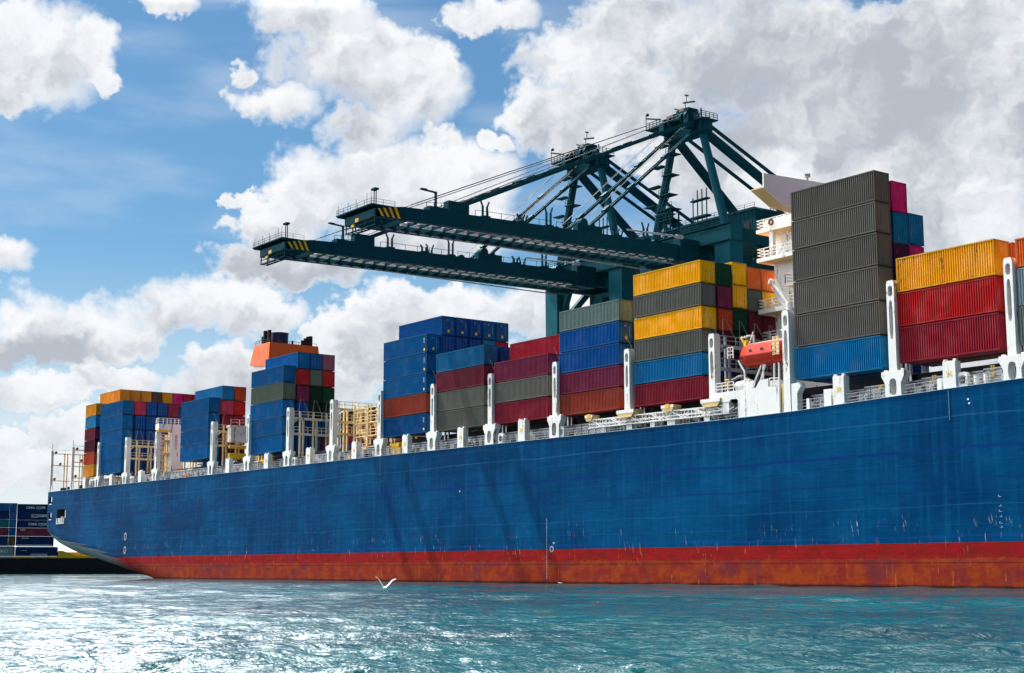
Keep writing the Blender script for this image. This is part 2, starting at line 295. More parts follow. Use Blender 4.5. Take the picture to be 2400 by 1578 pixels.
class MB:
    def __init__(self): self.v = []; self.f = []; self.mi = []; self.cur = 0
    def add(self, vs, fs):
        n = len(self.v); self.v += [tuple(map(float, p)) for p in vs]
        self.f += [tuple(i + n for i in f) for f in fs]; self.mi += [self.cur] * len(fs)
        return self
    def box(self, x0, x1, y0, y1, z0, z1):
        return self.add([(x0, y0, z0), (x1, y0, z0), (x1, y1, z0), (x0, y1, z0), (x0, y0, z1), (x1, y0, z1), (x1, y1, z1), (x0, y1, z1)],
                        [(0, 3, 2, 1), (4, 5, 6, 7), (0, 1, 5, 4), (1, 2, 6, 5), (2, 3, 7, 6), (3, 0, 4, 7)])
    def quad(self, a, b, c, d): return self.add([a, b, c, d], [(0, 1, 2, 3)])
    def prism(self, poly, axis, lo, hi):
        """polygon in the plane normal to axis, extruded from lo to hi; poly counter-clockwise seen from -axis for 'y'"""
        n = len(poly)
        def P(a, b, c):
            return {'x': (c, a, b), 'y': (a, c, b), 'z': (a, b, c)}[axis]
        vs = [P(a, b, lo) for a, b in poly] + [P(a, b, hi) for a, b in poly]
        fs = [tuple(range(n)), tuple(range(2 * n - 1, n - 1, -1))] + [(i, i + n, (i + 1) % n + n, (i + 1) % n) for i in range(n)]
        return self.add(vs, fs)
    def ring(self, outer, inner, y0, y1):
        """plate in x-z with a hole, thickness y0..y1; outer and inner have equal counts"""
        n = len(outer)
        vs = [(a, y, b) for y in (y0, y1) for poly in (outer, inner) for a, b in poly]
        O0, I0, O1, I1 = 0, n, 2 * n, 3 * n; fs = []
        for i in range(n):
            j = (i + 1) % n
            fs += [(O0 + i, O0 + j, I0 + j, I0 + i), (O1 + j, O1 + i, I1 + i, I1 + j), (O0 + j, O0 + i, O1 + i, O1 + j), (I0 + i, I0 + j, I1 + j, I1 + i)]
        return self.add(vs, fs)
    def beam(self, p, q, w, h=None, up=(0, 0, 1)):
        h = h or w; p = Vector(p); q = Vector(q); d = (q - p).normalized(); u = Vector(up)
        if abs(d.dot(u)) > 0.98: u = Vector((1, 0, 0))
        s = d.cross(u).normalized(); u = s.cross(d)
        vs = [o + s * a * w / 2 + u * b * h / 2 for o in (p, q) for a, b in ((-1, -1), (1, -1), (1, 1), (-1, 1))]
        return self.add(vs, [(0, 1, 2, 3), (7, 6, 5, 4), (0, 4, 5, 1), (1, 5, 6, 2), (2, 6, 7, 3), (3, 7, 4, 0)])
    def tube(self, p, q, r, n=8, r2=None):
        r2 = r if r2 is None else r2; p = Vector(p); q = Vector(q); d = (q - p).normalized()
        u = Vector((0, 0, 1)) if abs(d.z) < 0.98 else Vector((1, 0, 0))
        s = d.cross(u).normalized(); u = s.cross(d)
        vs = [o + (s * math.cos(a) + u * math.sin(a)) * rr for o, rr in ((p, r), (q, r2)) for a in [2 * math.pi * i / n for i in range(n)]]
        return self.add(vs, [tuple(range(n - 1, -1, -1)), tuple(range(n, 2 * n))] + [(i, (i + 1) % n, (i + 1) % n + n, i + n) for i in range(n)])
    def rail(self, pts, h=1.1, posts=2.0, r=0.035, bars=3):
        """guard rail along a polyline"""
        for a, b in zip(pts[:-1], pts[1:]):
            a = Vector(a); b = Vector(b); L = (b - a).length; n = max(1, round(L / posts))
            for k in range(1, bars + 1):
                z = Vector((0, 0, h * k / bars)); self.beam(a + z, b + z, 2 * r)
            for i in range(n + 1):
                o = a + (b - a) * i / n; self.beam(o, o + Vector((0, 0, h)), 2.2 * r)
        return self
    def mesh(self, name):
        me = bpy.data.meshes.new(name); me.from_pydata(self.v, [], self.f); me.update(); return me
    def build(self, name, mats, parent=None, smooth=False):
        off = WLOC.get(parent, Vector((0, 0, 0)))
        if parent is not None and off.length: self.v = [(a - off.x, b - off.y, c - off.z) for a, b, c in self.v]
        me = self.mesh(name)
        if not isinstance(mats, (list, tuple)): mats = [mats]
        for m in mats: me.materials.append(m)
        if len(mats) > 1: me.polygons.foreach_set('material_index', self.mi)
        if smooth: me.polygons.foreach_set('use_smooth', [True] * len(me.polygons))
        o = bpy.data.objects.new(name, me); COL.objects.link(o)
        if parent is not None: o.parent = parent
        WLOC[o] = off; return o


def tag(o, label=None, cat=None, group=None, kind=None):
    if label: o['label'] = label
    if cat: o['category'] = cat
    if group: o['group'] = group
    if kind: o['kind'] = kind
    return o


def thing(name, label, cat, loc=(0, 0, 0), group=None):
    o = bpy.data.objects.new(name, None); COL.objects.link(o); o.location = loc; o.empty_display_size = 0.5
    WLOC[o] = Vector(loc); return tag(o, label, cat, group)


def copy_tree(o, parent=None):
    c = o.copy(); COL.objects.link(c)
    if parent is not None: c.parent = parent
    for ch in list(o.children): copy_tree(ch, c)
    return c


def text_mesh(body, size, bold=0.0):
    cu = bpy.data.curves.new('lettering', 'FONT'); cu.body = body; cu.size = size; cu.align_x = 'CENTER'; cu.align_y = 'CENTER'
    cu.extrude = 0.006; cu.offset = bold
    ob = bpy.data.objects.new('lettering', cu); COL.objects.link(ob)
    dg = bpy.context.evaluated_depsgraph_get(); me = bpy.data.meshes.new_from_object(ob.evaluated_get(dg))
    bpy.data.objects.remove(ob); return me


def lettering(body, size, loc, parent, mat, bold=0.0, name='lettering', shear=0.0):
    """letters facing -y, standing upright, at a world position"""
    me = text_mesh(body, size, bold)
    me.transform(Matrix(((1, shear, 0, 0), (0, 0, -1, 0), (0, 1, 0, 0), (0, 0, 0, 1))))
    me.materials.clear(); me.materials.append(mat)
    o = bpy.data.objects.new(name, me); COL.objects.link(o); o.parent = parent
    o.location = Vector(loc) - WLOC.get(parent, Vector((0, 0, 0))); return o

# ------------------------------------------------------------------ water, quay
def build_water():
    cx, cy = 0.0, -121.49
    dense = np.radians(np.linspace(-21.5, 21.5, 430)) + HEAD
    sparse = np.linspace(HEAD + R(21.5), HEAD + R(338.5), 60)[1:-1]
    ang = np.concatenate([dense, sparse]); na = len(ang)
    rad = np.concatenate([[3.0, 8.0, 14.0], 18.0 * np.exp(np.linspace(0, math.log(420 / 18.0), 720)), np.array([470, 540, 640, 800, 1100, 1600, 2500, 4000, 7000, 12000, 20000.])])
    nr = len(rad)
    A, Rr = np.meshgrid(ang, rad)
    X = cx + Rr * np.cos(A); Y = cy + Rr * np.sin(A)
    cell = np.maximum(np.gradient(rad)[:, None] * np.ones_like(A), Rr * R(43 / 430))
    inview = np.abs(A - HEAD) < R(22)
    rng = np.random.RandomState(11)
    Z = np.zeros_like(X)
    for i in range(90):
        lam = 0.32 * (16 / 0.32) ** (rng.rand())
        th = HEAD + R(12) + rng.randn() * R(34)
        k = 2 * math.pi / lam
        amp = 0.0060 * lam ** 0.80 * (1.55 if lam < 2.2 else (1.0 if lam < 5 else 0.45))
        fade = np.clip(lam / (3.2 * cell) - 1.0, 0, 1) * inview
        ph = k * (X * math.cos(th) + Y * math.sin(th)) + rng.rand() * 6.283
        s = np.sin(ph)
        Z += amp * fade * (s + 0.25 * np.cos(2 * ph))
    # calmer and livelier patches
    pat = 0.75 + 0.45 * np.sin(X * 0.045 + 1.3 * np.sin(Y * 0.05)) * np.sin(Y * 0.06 + 0.8 + np.sin(X * 0.03))
    Z *= np.clip(pat, 0.35, 1.25)
    verts = np.stack([X, Y, Z], -1).reshape(-1, 3)
    verts = np.concatenate([verts, [[cx, cy, 0.0]]])
    i = np.arange(nr - 1)[:, None]; j = np.arange(na)[None, :]; jn = (j + 1) % na
    q = np.stack([i * na + j, i * na + jn, (i + 1) * na + jn, (i + 1) * na + j], -1).reshape(-1, 4)[:, ::-1]
    tri = np.stack([np.full(na, nr * na), np.arange(na), (np.arange(na) + 1) % na], -1)
    me = bpy.data.meshes.new('water')
    nv = len(verts); nq = len(q); nt = len(tri)
    me.vertices.add(nv); me.vertices.foreach_set('co', verts.astype(np.float32).ravel())
    me.loops.add(nq * 4 + nt * 3); me.loops.foreach_set('vertex_index', np.concatenate([q.ravel(), tri.ravel()]).astype(np.int32))
    me.polygons.add(nq + nt)
    me.polygons.foreach_set('loop_start', np.concatenate([np.arange(nq) * 4, nq * 4 + np.arange(nt) * 3]).astype(np.int32))
    me.polygons.foreach_set('use_smooth', np.ones(nq + nt, bool))
    me.update(calc_edges=True); me.validate()
    # face up
    if me.polygons[0].normal.z < 0: me.flip_normals()
    me.materials.append(MATS['water'])
    o = bpy.data.objects.new('water', me); COL.objects.link(o); tag(o, kind='structure')


build_water()
CONCRETE = paint('quay_concrete', (0.30, 0.29, 0.27), 0.8, 0.4)
b = MB().box(-300, 160, 50, 420, -3, 4.2)
tag(b.build('quay', CONCRETE), kind='structure')

# ------------------------------------------------------------------ the ship
BEAM = 41.0
ship = thing('container_ship', 'huge blue hulled container ship with red boot topping, stacked with containers', 'ship', (-200, 20, 0))


def deck_z(x):
    return float(np.interp(x, [-352, -320, -263, -200, -155, -121, -112, -104, -85, -20], [19.85, 19.78, 19.5, 19.3, 19.02, 18.88, 18.95, 19.2, 19.6, 20.1]))


def build_hull():
    ZB_X = [-351.0, -350.4, -348.6, -345.4, -341, -335.9, -330, -323.9, -317, -311.6, -303, -295.2, -288, -275]
    ZB_Z = [10.2, 9.2, 8.0, 6.9, 6.0, 5.25, 4.6, 3.85, 3.0, 2.2, 1.1, 0.1, -1.0, -3.0]
    openings = [(-350.2, -348.1, 17.2, 18.6), (-350.0, -348.0, 13.6, 14.9), (-344.4, -338.6, 12.25, 15.6)]
    xs = sorted(set(ZB_X + [-350.2, -350.0, -348.1, -348.0, -344.4, -338.6] + [-270 + 6 * i for i in range(42)] + [-22.0]))
    zs = [12.25, 13.6, 14.9, 15.6, 17.2, 18.6, None]
    nlow = 14
    rows = []
    for x in xs:
        zb = float(np.interp(x, ZB_X, ZB_Z)); col = []
        side = 0.0
        if x < -275: turn = float(np.interp(x, [-351, -345, -330, -300, -275], [2.2, 3.2, 3.6, 3.2, 1.5])); width = 3.5
        else: turn = 1.0; width = 0.0
        nose = 0.0
        for k in range(nlow):
            s = k / (nlow - 1)
            z = zb + (12.0 - zb) * s ** 1.8
            t_ = min(1.0, (z - zb) / turn)
            y = width * (1 - t_) ** 2.4
            col.append((x, y, z))
        for z in zs:
            col.append((x, side, deck_z(x) if z is None else z))
        rows.append(col)
    nc = len(rows[0]); mb = MB()
    near = [p for c in rows for p in c]; far = [(x, BEAM - y, z) for x, y, z in near]
    fs = []
    zi = [nlow + k for k in range(len(zs))]
    for a in range(len(xs) - 1):
        for k in range(nc - 1):
            hole = False
            if k >= nlow:
                zl = zs[k - nlow]; zh = zs[k - nlow + 1]
                xm = (xs[a] + xs[a + 1]) / 2
                for (x0, x1, z0, z1) in openings:
                    if zh is not None and x0 < xm < x1 and z0 - 0.01 <= zl and zh <= z1 + 0.01: hole = True
            if not hole: fs.append((a * nc + k, (a + 1) * nc + k, (a + 1) * nc + k + 1, a * nc + k + 1))
    mb.add(near, fs)
    mb.add(far, [tuple(reversed(f)) for f in [(a * nc + k, (a + 1) * nc + k, (a + 1) * nc + k + 1, a * nc + k + 1) for a in range(len(xs) - 1) for k in range(nc - 1)]])
    # flat of the counter between both sides
    for a in range(len(xs) - 1):
        p0 = rows[a][0]; p1 = rows[a + 1][0]
        mb.quad((p0[0], p0[1], p0[2]), (p0[0], BEAM - p0[1], p0[2]), (p1[0], BEAM - p1[1], p1[2]), (p1[0], p1[1], p1[2]))
    for c, rev in ((rows[0], False), (rows[-1], True)):
        poly = c + [(x, BEAM - y, z) for x, y, z in reversed(c)]
        n = len(poly); mb.add(poly, [tuple(range(n)) if not rev else tuple(reversed(range(n)))])
    h = mb.build('hull', MATS['hull'], ship, smooth=False)
    me = h.data
    # smooth only the curved counter
    sm = [(p.center[2] < 12 and p.center[0] + WLOC[ship].x < -276) for p in me.polygons]
    me.polygons.foreach_set('use_smooth', sm)
    # mooring recesses with rim, inside walls and fairlead rollers
    for (x0, x1, z0, z1) in openings:
        m = MB(); m.cur = 0
        y1 = 2.6
        m.quad((x0, y1, z0), (x0, y1, z1), (x1, y1, z1), (x1, y1, z0))
        m.quad((x0, 0.0, z0), (x0, y1, z0), (x1, y1, z0), (x1, 0.0, z0)); m.quad((x0, 0.0, z1), (x1, 0.0, z1), (x1, y1, z1), (x0, y1, z1))
        m.quad((x0, 0, z0), (x0, 0, z1), (x0, y1, z1), (x0, y1, z0)); m.quad((x1, 0, z0), (x1, y1, z0), (x1, y1, z1), (x1, 0, z1))
        r = m.build('mooring_recess', paint('recess_brown', (0.10, 0.085, 0.07), 0.7, 0.4), h)
        f = MB()
        if x1 - x0 > 3:
            for i in range(3):
                xa = x0 + 0.2 + i * 1.75
                f.box(xa, xa + 0.28, -0.16, 0.05, z0 - 0.05, z0 + 1.25); f.box(xa + 1.1, xa + 1.38, -0.16, 0.05, z0 - 0.05, z0 + 1.25); f.box(xa + 0.28, xa + 1.1, -0.16, 0.05, z0 - 0.05, z0 + 0.15)
            f.box(x1 - 0.3, x1, -0.05, 0.3, z0 + 1.25, z1 - 0.3); f.tube((x0 + 2.6, 0.5, z0), (x0 + 2.6, 0.5, z0 + 1.7), 0.45, 10)
        else:
            f.box(x1 - 0.45, x1, -0.04, 0.2, z0 + 0.3, z1); f.box(x0 + 0.3, x1, -0.05, 0.2, z0 - 0.35, z0 - 0.18)
        f.build('fairlead', WHITE, r)
    # hawse rings near the stern
    for z in (8.6, 5.8):
        m = MB(); n = 20
        outer = [(-302.45 + 0.62 * math.cos(2 * math.pi * i / n), z + 0.80 * math.sin(2 * math.pi * i / n)) for i in range(n)]
        inner = [(-302.45 + 0.42 * math.cos(2 * math.pi * i / n), z + 0.58 * math.sin(2 * math.pi * i / n)) for i in range(n)]
        m.ring(outer, inner, -0.06, 0.02); ring = m.build('outlet_ring', paint('faded_lettering', (0.36, 0.40, 0.46), 0.5, 0.4), h)
        m = MB(); m.prism(inner, 'y', -0.02, 0.01); m.build('outlet_hole', DARK, ring)
    # draught marks amidships and near the bow end, load mark
    m = MB(); z = 0.6
    while z < 8.4:
        m.box(-157.86, -157.68, -0.012, 0.0, z, z + 0.09); z += 0.235
    m.build('draught_marking', paint('faded_lettering', (0.36, 0.40, 0.46), 0.5, 0.4), h)
    m = MB(); n = 16
    outer = [(-156.7 + 0.42 * math.cos(2 * math.pi * i / n), 4.45 + 0.42 * math.sin(2 * math.pi * i / n)) for i in range(n)]
    inner = [(-156.7 + 0.25 * math.cos(2 * math.pi * i / n), 4.45 + 0.25 * math.sin(2 * math.pi * i / n)) for i in range(n)]
    m.ring(outer, inner, -0.012, 0.0); m.box(-156.42, -156.1, -0.013, -0.001, 5.1, 5.35); m.build('load_mark', paint('faded_lettering', (0.36, 0.40, 0.46), 0.5, 0.4), h)
    for k, z in enumerate((8.6, 7.7, 7.2, 6.7, 6.1, 5.7)): m = MB(); m.box(-87.45, -87.15, -0.012, 0, z, z + 0.05); m.box(-87.5 + 0.2 * (k % 2), -87.42 + 0.2 * (k % 2), -0.012, 0, z, z + 0.2); m.build('draught_marking', paint('worn_lettering', (0.25, 0.32, 0.42), 0.5, 0.3), h)
    for (x, z) in ((-178.2, 12.9), (-90.4, 18.2), (-90.3, 17.8)):
        m = MB(); m.prism([(x + 0.11 * math.cos(a), z + 0.10 * math.sin(a)) for a in [2 * math.pi * i / 10 for i in range(10)]], 'y', -0.015, 0.0)
        m.build('hull_dot', LETTER, h)
    # vertical shell ribs seen near the right end
    for x in (-92.7, -200.3): MB().box(x, x + 0.12, -0.05, 0.02, deck_z(x) - 3.1, deck_z(x) - 0.15).build('shell_rib', paint('hull_rib', (0.05, 0.11, 0.24), 0.5, 0.3), h)
    return h


hull = build_hull()
# weather deck sheet and sheer strake lip
m = MB(); xs = [-351 + 7 * i for i in range(47)] + [-22]
for a, c in zip(xs[:-1], xs[1:]):
    m.quad((a, 0.06, deck_z(a) - 0.06), (c, 0.06, deck_z(c) - 0.06), (c, BEAM - 0.06, deck_z(c) - 0.06), (a, BEAM - 0.06, deck_z(a) - 0.06))
m.build('deck', paint('deck_grey', (0.13, 0.12, 0.12), 0.7, 0.4), ship)
m = MB()
for a, c in zip(xs[:-1], xs[1:]):
    m.beam((a, 0.05, deck_z(a) + 0.03), (c, 0.05, deck_z(c) + 0.03), 0.22, 0.06)
m.build('gunwale_strip', paint('gunwale_grey', (0.30, 0.42, 0.52), 0.5, 0.3), ship)


def oblong(cx, cz, rx, rz, n=32, flat=3.0):
    return [(cx + rx * math.copysign(abs(math.cos(a)) ** (2 / flat), math.cos(a)), cz + rz * math.copysign(abs(math.sin(a)) ** (2 / flat), math.sin(a))) for a in [2 * math.pi * (i + 0.5) / n for i in range(n)]]


def resample(poly, cx, cz, n=32):
    """points where rays from the centre meet the polygon"""
    out = []
    for i in range(n):
        a = 2 * math.pi * (i + 0.5) / n; d = (math.cos(a), math.sin(a)); best = None
        for (x0, z0), (x1, z1) in zip(poly, poly[1:] + poly[:1]):
            ex, ez = x1 - x0, z1 - z0; den = d[0] * ez - d[1] * ex
            if abs(den) < 1e-9: continue
            t = ((x0 - cx) * ez - (z0 - cz) * ex) / den; u = ((x0 - cx) * d[1] - (z0 - cz) * d[0]) / den
            if t > 0 and -1e-6 <= u <= 1 + 1e-6 and (best is None or t < best): best = t
        out.append((cx + d[0] * best, cz + d[1] * best))
    return out


def fix_ring(mb, outer_poly, cx, cz, rx, rz, y0, y1, n=64):
    inner = oblong(cx, cz, rx, rz, n); 
    # rays through the inner points so that the bridge quads do not cross
    outer = []
    for (ix, iz) in inner:
        d = (ix - cx, iz - cz); best = None
        for (x0, z0), (x1, z1) in zip(outer_poly, outer_poly[1:] + outer_poly[:1]):
            ex, ez = x1 - x0, z1 - z0; den = d[0] * ez - d[1] * ex
            if abs(den) < 1e-9: continue
            t = ((x0 - cx) * ez - (z0 - cz) * ex) / den; u = ((x0 - cx) * d[1] - (z0 - cz) * d[0]) / den
            if t > 0 and -1e-6 <= u <= 1 + 1e-6 and (best is None or t < best): best = t
        outer.append((cx + d[0] * best, cz + d[1] * best))
    # corners of the outer polygon: snap the nearest sample
    for c in outer_poly:
        k = min(range(n), key=lambda i: (outer[i][0] - c[0]) ** 2 + (outer[i][1] - c[1]) ** 2); outer[k] = c
    mb.ring(outer, inner, y0, y1)


PILLARS = [-320.3, -304.5, -288.6, -262.1, -246.9, -231.5, -216.2, -201.0, -185.8, -171.0, -156.1, -141.35, -126.1, -99.5, -85.25, -70.9]
SPECIAL = (-141.35, -126.1)


def make_pillar(x, top=29.5):
    zd = deck_z(x) - 0.02
    p = MB()
    if x not in SPECIAL:
        fl = [(x - 1.02, zd), (x + 1.02, zd), (x + 1.0, 20.65), (x + 1.45, 21.45), (x + 1.45, 21.95), (x - 1.45, 21.95), (x - 1.45, 21.45), (x - 1.0, 20.65)]
        fix_ring(p, fl, x, (zd + 21.55) / 2 - 0.1, 0.46, 0.86, 0.0, 0.95)
        for dx in (-1.25, 0.95): p.box(x + dx, x + dx + 0.3, 0.2, 0.55, 21.95, 22.12)
    lo = 21.95 if x not in SPECIAL else 21.5
    w = 0.49
    # lower solid shaft
    p.box(x - w, x + w, 0.12, 1.05, lo, 24.3 + (top - 29.5) * 0.4)
    a = 24.3 + (top - 29.5) * 0.4; bnd = top - 1.75
    fix_ring(p, [(x - w, a), (x + w, a), (x + w, bnd), (x - w, bnd)], x, (a + bnd) / 2, 0.24, (bnd - a) / 2 - 0.22, 0.12, 1.05)
    fix_ring(p, [(x - w, bnd), (x + w, bnd), (x + w, top - 0.25), (x - w, top - 0.25)], x, (bnd + top - 0.25) / 2, 0.29, 0.56, 0.12, 1.05)
    p.prism([(x - w, top - 0.25), (x + w, top - 0.25), (x + 0.36, top + 0.12), (x - 0.36, top + 0.12)], 'y', 0.12, 1.05)
    o = p.build('lashing_pillar', WHITE, ship)
    # ladder rungs seen through the top window, and a lamp
    q = MB()
    for k in range(3): q.box(x - 0.33, x + 0.33, 0.5, 0.56, bnd + 0.2 + k * 0.35, bnd + 0.26 + k * 0.35)
    q.box(x - 0.27, x + 0.27, 0.45, 0.55, a + 0.9, a + 1.02); q.box(x - 0.04, x + 0.04, 0.45, 0.55, a + 0.25, a + 0.9)
    q.build('rungs', STEEL, o)
    if x in SPECIAL:
        s = MB(); s.prism([(x - 1.6, 21.5), (x + 1.6, 21.5), (x + 1.6, 21.1), (x + 1.1, 20.55), (x - 1.1, 20.55), (x - 1.6, 21.1)][::-1], 'y', -0.25, 1.3)
        s.build('bracket', [BUFF], o)
        s = MB(); s.box(x - 1.62, x + 1.62, -0.28, -0.252, 21.08, 21.5); s.build('bracket_face', WHITE, o)
    return o


for x in PILLARS: make_pillar(x, 29.5 if x < -200 else (29.1 if x < -110 else 31.3))

NUMBERS = {-106.8: '30', -92.5: '26', -178.2: '58', -163.4: '54', -193.2: '62', -208.5: '66', -223.8: '70', -239.2: '74'}
for x in (-327.9, -312.2, -296.2, -254.8, -239.2, -223.8, -208.5, -193.2, -178.2, -163.4, -106.8, -92.5, -78.0):
    p = MB(); zd = deck_z(x) - 0.02; t_ = 22.0 if x < -110 else 22.2
    p.box(x - 0.75, x + 0.75, 0.02, 0.9, zd, t_)
    for dx in (-0.72, 0.42): p.box(x + dx, x + dx + 0.3, 0.15, 0.5, t_, t_ + 0.2)
    o = p.build('deck_stanchion', WHITE, ship)
    if x in NUMBERS: lettering(NUMBERS[x], 0.75, (x, 0.005, (zd + t_) / 2 + 0.1), o, LETTER_Y, 0.012)


def lashing_bridge(x, y1, mat, lo=22.0, rods=0, railmat=None, top=28.0, levels=(25.3, 28.0)):
    """cross frame standing between two container bays"""
    p = MB()
    for z in levels: p.box(x - 0.5, x + 0.5, 1.05, y1, z - 0.16, z); p.box(x + 0.35, x + 0.5, 1.05, y1, z - 0.42, z - 0.16)
    o = p.build('lashing_bridge', mat, ship)
    y = 3.0
    while y < y1 + 0.3:
        for dy in (-0.32, 0.32):
            q = MB(); q.box(x - 0.42, x - 0.14, y + dy - 0.13, y + dy + 0.13, deck_z(x) - 0.05, top + (1.1 if dy < 0 else 0.0)); q.build('post', mat, o)
        y += 2.62
    for z in levels:
        q = MB(); q.rail([(x + 0.46, 1.1, z), (x + 0.46, y1, z)], 1.05, 2.6, 0.04, 2); q.build('guard_rail', railmat or mat, o)
    q = MB()
    q.beam((x + 0.4, 1.1, levels[-1] - 0.9), (x + 0.4, 2.0, levels[-1] - 0.2), 0.2); q.box(x + 0.3, x + 0.6, 5.2, 5.8, levels[0] + 0.1, levels[0] + 0.8)
    q.build('junction_box', mat, o)
    for k in range(rods):
        y0 = 0.75 if k == 0 else 3.5 + 2.55 * (k - 1)
        q = MB(); z0 = top + 0.2; zt = top + 3.4
        q.tube((x + 0.0, y0 + 1.05, z0), (x - 1.05, y0 + 0.1, zt), 0.045, 5); q.tube((x + 0.0, y0 + 1.35, z0), (x - 1.05, y0 + 2.35, zt), 0.045, 5)
        q.build('lashing_rod', LASH, o)
    return o


lashing_bridge(-304.5, 16.5, CREAM, rods=4)
lashing_bridge(-288.6, 9.0, CREAM)
lashing_bridge(-262.1, 11.5, CREAM, rods=1)
lashing_bridge(-246.9, 3.6, CREAM)
lashing_bridge(-231.5, 12.0, paint('pale_cream', (0.76, 0.66, 0.48), 0.5, 0.3, 0.12), rods=4)
lashing_bridge(-216.2, 14.5, CREAM, levels=(24.2, 26.2, 28.3), top=28.3)
lashing_bridge(-201.0, 6.5, CREAM)
for x, r_ in ((-185.8, 1), (-171.0, 1), (-156.1, 1), (-141.35, 1)): lashing_bridge(x, 4.0, STEEL, rods=r_)
lashing_bridge(-126.1, 14.0, STEEL, rods=5)
for x in (-99.5, -85.25): lashing_bridge(x, 6.0, STEEL, top=30.0, levels=(26.5, 30.0))
# open lashing frames at the stern, rusty and bare
for x, y1 in ((-352.2 + 1.9, 9.5), (-336.4, 12.0)):
    o = None; p = MB()
    for z in (22.6, 26.2, 29.0): p.box(x - 0.12, x + 0.12, 0.4, y1, z - 0.12, z + 0.06)
    p.rail([(x, 0.4, 29.0), (x, y1, 29.0)], 0.9, 3.0, 0.03, 1)
    o = p.build('stern_frame', CREAM, ship)
    q = MB(); q.box(x - 0.55, x - 0.05, 0.1, 0.7, deck_z(x) - 0.03, 29.6); q.tube((x - 0.3, 0.4, 29.6), (x - 0.3, 0.4, 31.2), 0.1, 6); q.prism([(x - 0.1, 19.9), (x + 1.5, 19.9), (x - 0.1, 22.2)], 'y', 0.3, 0.45)
    q.build('post', WHITE, o)
    for y in [3.2, 3.9, 6.9, 7.6, 10.5, 11.2]:
        if y < y1 + 0.4:
            q = MB(); q.box(x - 0.13, x + 0.13, y, y + 0.24, deck_z(x) - 0.03, 29.0); q.build('post', CREAM, o)
    for (yy, z) in ((1.1, 29.2), (2.2, 26.5), (1.0, 22.9)):
        q = MB(); q.tube((x + 0.1, yy, z), (x + 0.5, yy, z + 0.1), 0.28, 10); q.tube((x, yy, z - 0.5), (x, yy, z), 0.05, 6); q.build('flood_light', paint('rust_brown', (0.20, 0.09, 0.04), 0.6, 0.4), o)
q = MB()
q.beam((-331.5, 3.0, 20.0), (-331.5, 7.0, 25.5), 0.9, 0.12); q.build('inclined_ladder', CREAM, ship)
MB().beam((-333, 2.2, 19.9), (-329.5, 2.2, 23.6), 0.5, 0.14).build('inclined_ladder', CREAM, ship)
for x, y, h_ in ((-346.5, 1.6, .5), (-344.6, 1.5, .45), (-342.6, 1.8, .6), (-340.4, 1.5, .5), (-333.9, 1.5, .6)):
    q = MB(); q.tube((x, y, 19.8), (x, y, 20.2 + h_), 0.3, 8); q.tube((x + .7, y, 19.8), (x + .7, y, 20.2 + h_), 0.3, 8); q.box(x - .3, x + 1, y - .4, y + .4, 19.75, 19.95)
    q.build('mooring_bitts', BLACK, ship)

# hatch coaming: grey plate wall inboard of the side passage, dark gap above it
def coaming(x0, x1, y=2.3, h=1.75, mat=PALE):
    p = MB(); n = max(1, round((x1 - x0) / 7.5))
    for i in range(n):
        a = x0 + (x1 - x0) * i / n; c = x0 + (x1 - x0) * (i + 1) / n
        z = deck_z((a + c) / 2)
        p.box(a, c - 0.02, y, y + 0.3, z - 0.1, z + h); p.box(a, c - 0.02, y - 0.22, y, z + h - 0.16, z + h); p.box(a, c - 0.02, y - 0.12, y, z + 0.95, z + 1.05)
        k = a + 0.6
        while k < c - 0.4: p.box(k, k + 0.07, y - 0.16, y, z, z + h - 0.16); k += 1.45
    return p.build('hatch_coaming', mat, ship)


cmg = coaming(-330, -126.5); cmg2 = coaming(-112.5, -60, 2.3, 1.75)
for body, x, z in (('27', -95.9, 21.05), ('27', -96.2, 20.45), ('25', -88.9, 21.3), ('25', -89.0, 20.6), ('29', -102.9, 20.75)):
    lettering(body, 0.6, (x, 2.06 if z > 20.9 else 2.05, z), cmg2, LETTER_Y, 0.012)
p = MB(); p.box(-332, -60, 3.6, 4.2, 19.3, 21.9); p.build('gap_shade', DARK, ship)  # dark sheet standing in for the shaded gap under the containers
# side rails on the gunwale, between the pillars
allx = sorted(PILLARS + [-351, -327.9, -312.2, -296.2, -254.8, -239.2, -223.8, -208.5, -193.2, -178.2, -163.4, -106.8, -92.5, -78.0])
for a, c in zip(allx[:-1], allx[1:]):
    if a >= -150 and c <= -112: continue
    if a < -340: continue
    MB().rail([(a + 0.8, 0.25, deck_z(a)), (c - 0.8, 0.25, deck_z(c))], 1.05, 1.9, 0.024, 3).build('side_rail', PALE, ship)
# passage clutter: lockers, pipes, valves and fans
rng = random.Random(3)
x = -330.0
while x < -62:
    if not (-150 < x < -112):
        z = deck_z(x); k = rng.random()
        if k < .3: MB().box(x, x + .5 + rng.random() * .8, 1.4, 2.0, z, z + .5 + rng.random() * .6).build('deck_locker', PALE, ship)
        elif k < .5: MB().tube((x, 1.5, z), (x, 1.5, z + .6 + rng.random() * .5), .16, 8).tube((x - .1, 1.5, z + .62), (x + .3, 1.2, z + .8), .2, 8).build('vent_pipe', WHITE, ship)
        elif k < .62: MB().box(x, x + .4 + rng.random() * .5, 1.2, 1.8, z, z + .4 + rng.random() * .5).build('deck_fitting', BLACK, ship)
        elif k < .8: MB().tube((x, 1.9, z + .25), (x + 2.2, 1.9, z + .25), .09, 6).build('deck_pipe', WHITE, ship)
        elif k < .88: MB().tube((x, 1.1, z), (x, 1.1, z + .9), .22, 8).build('deck_drum', CREAM, ship)
    x += .55 + rng.random() * .8
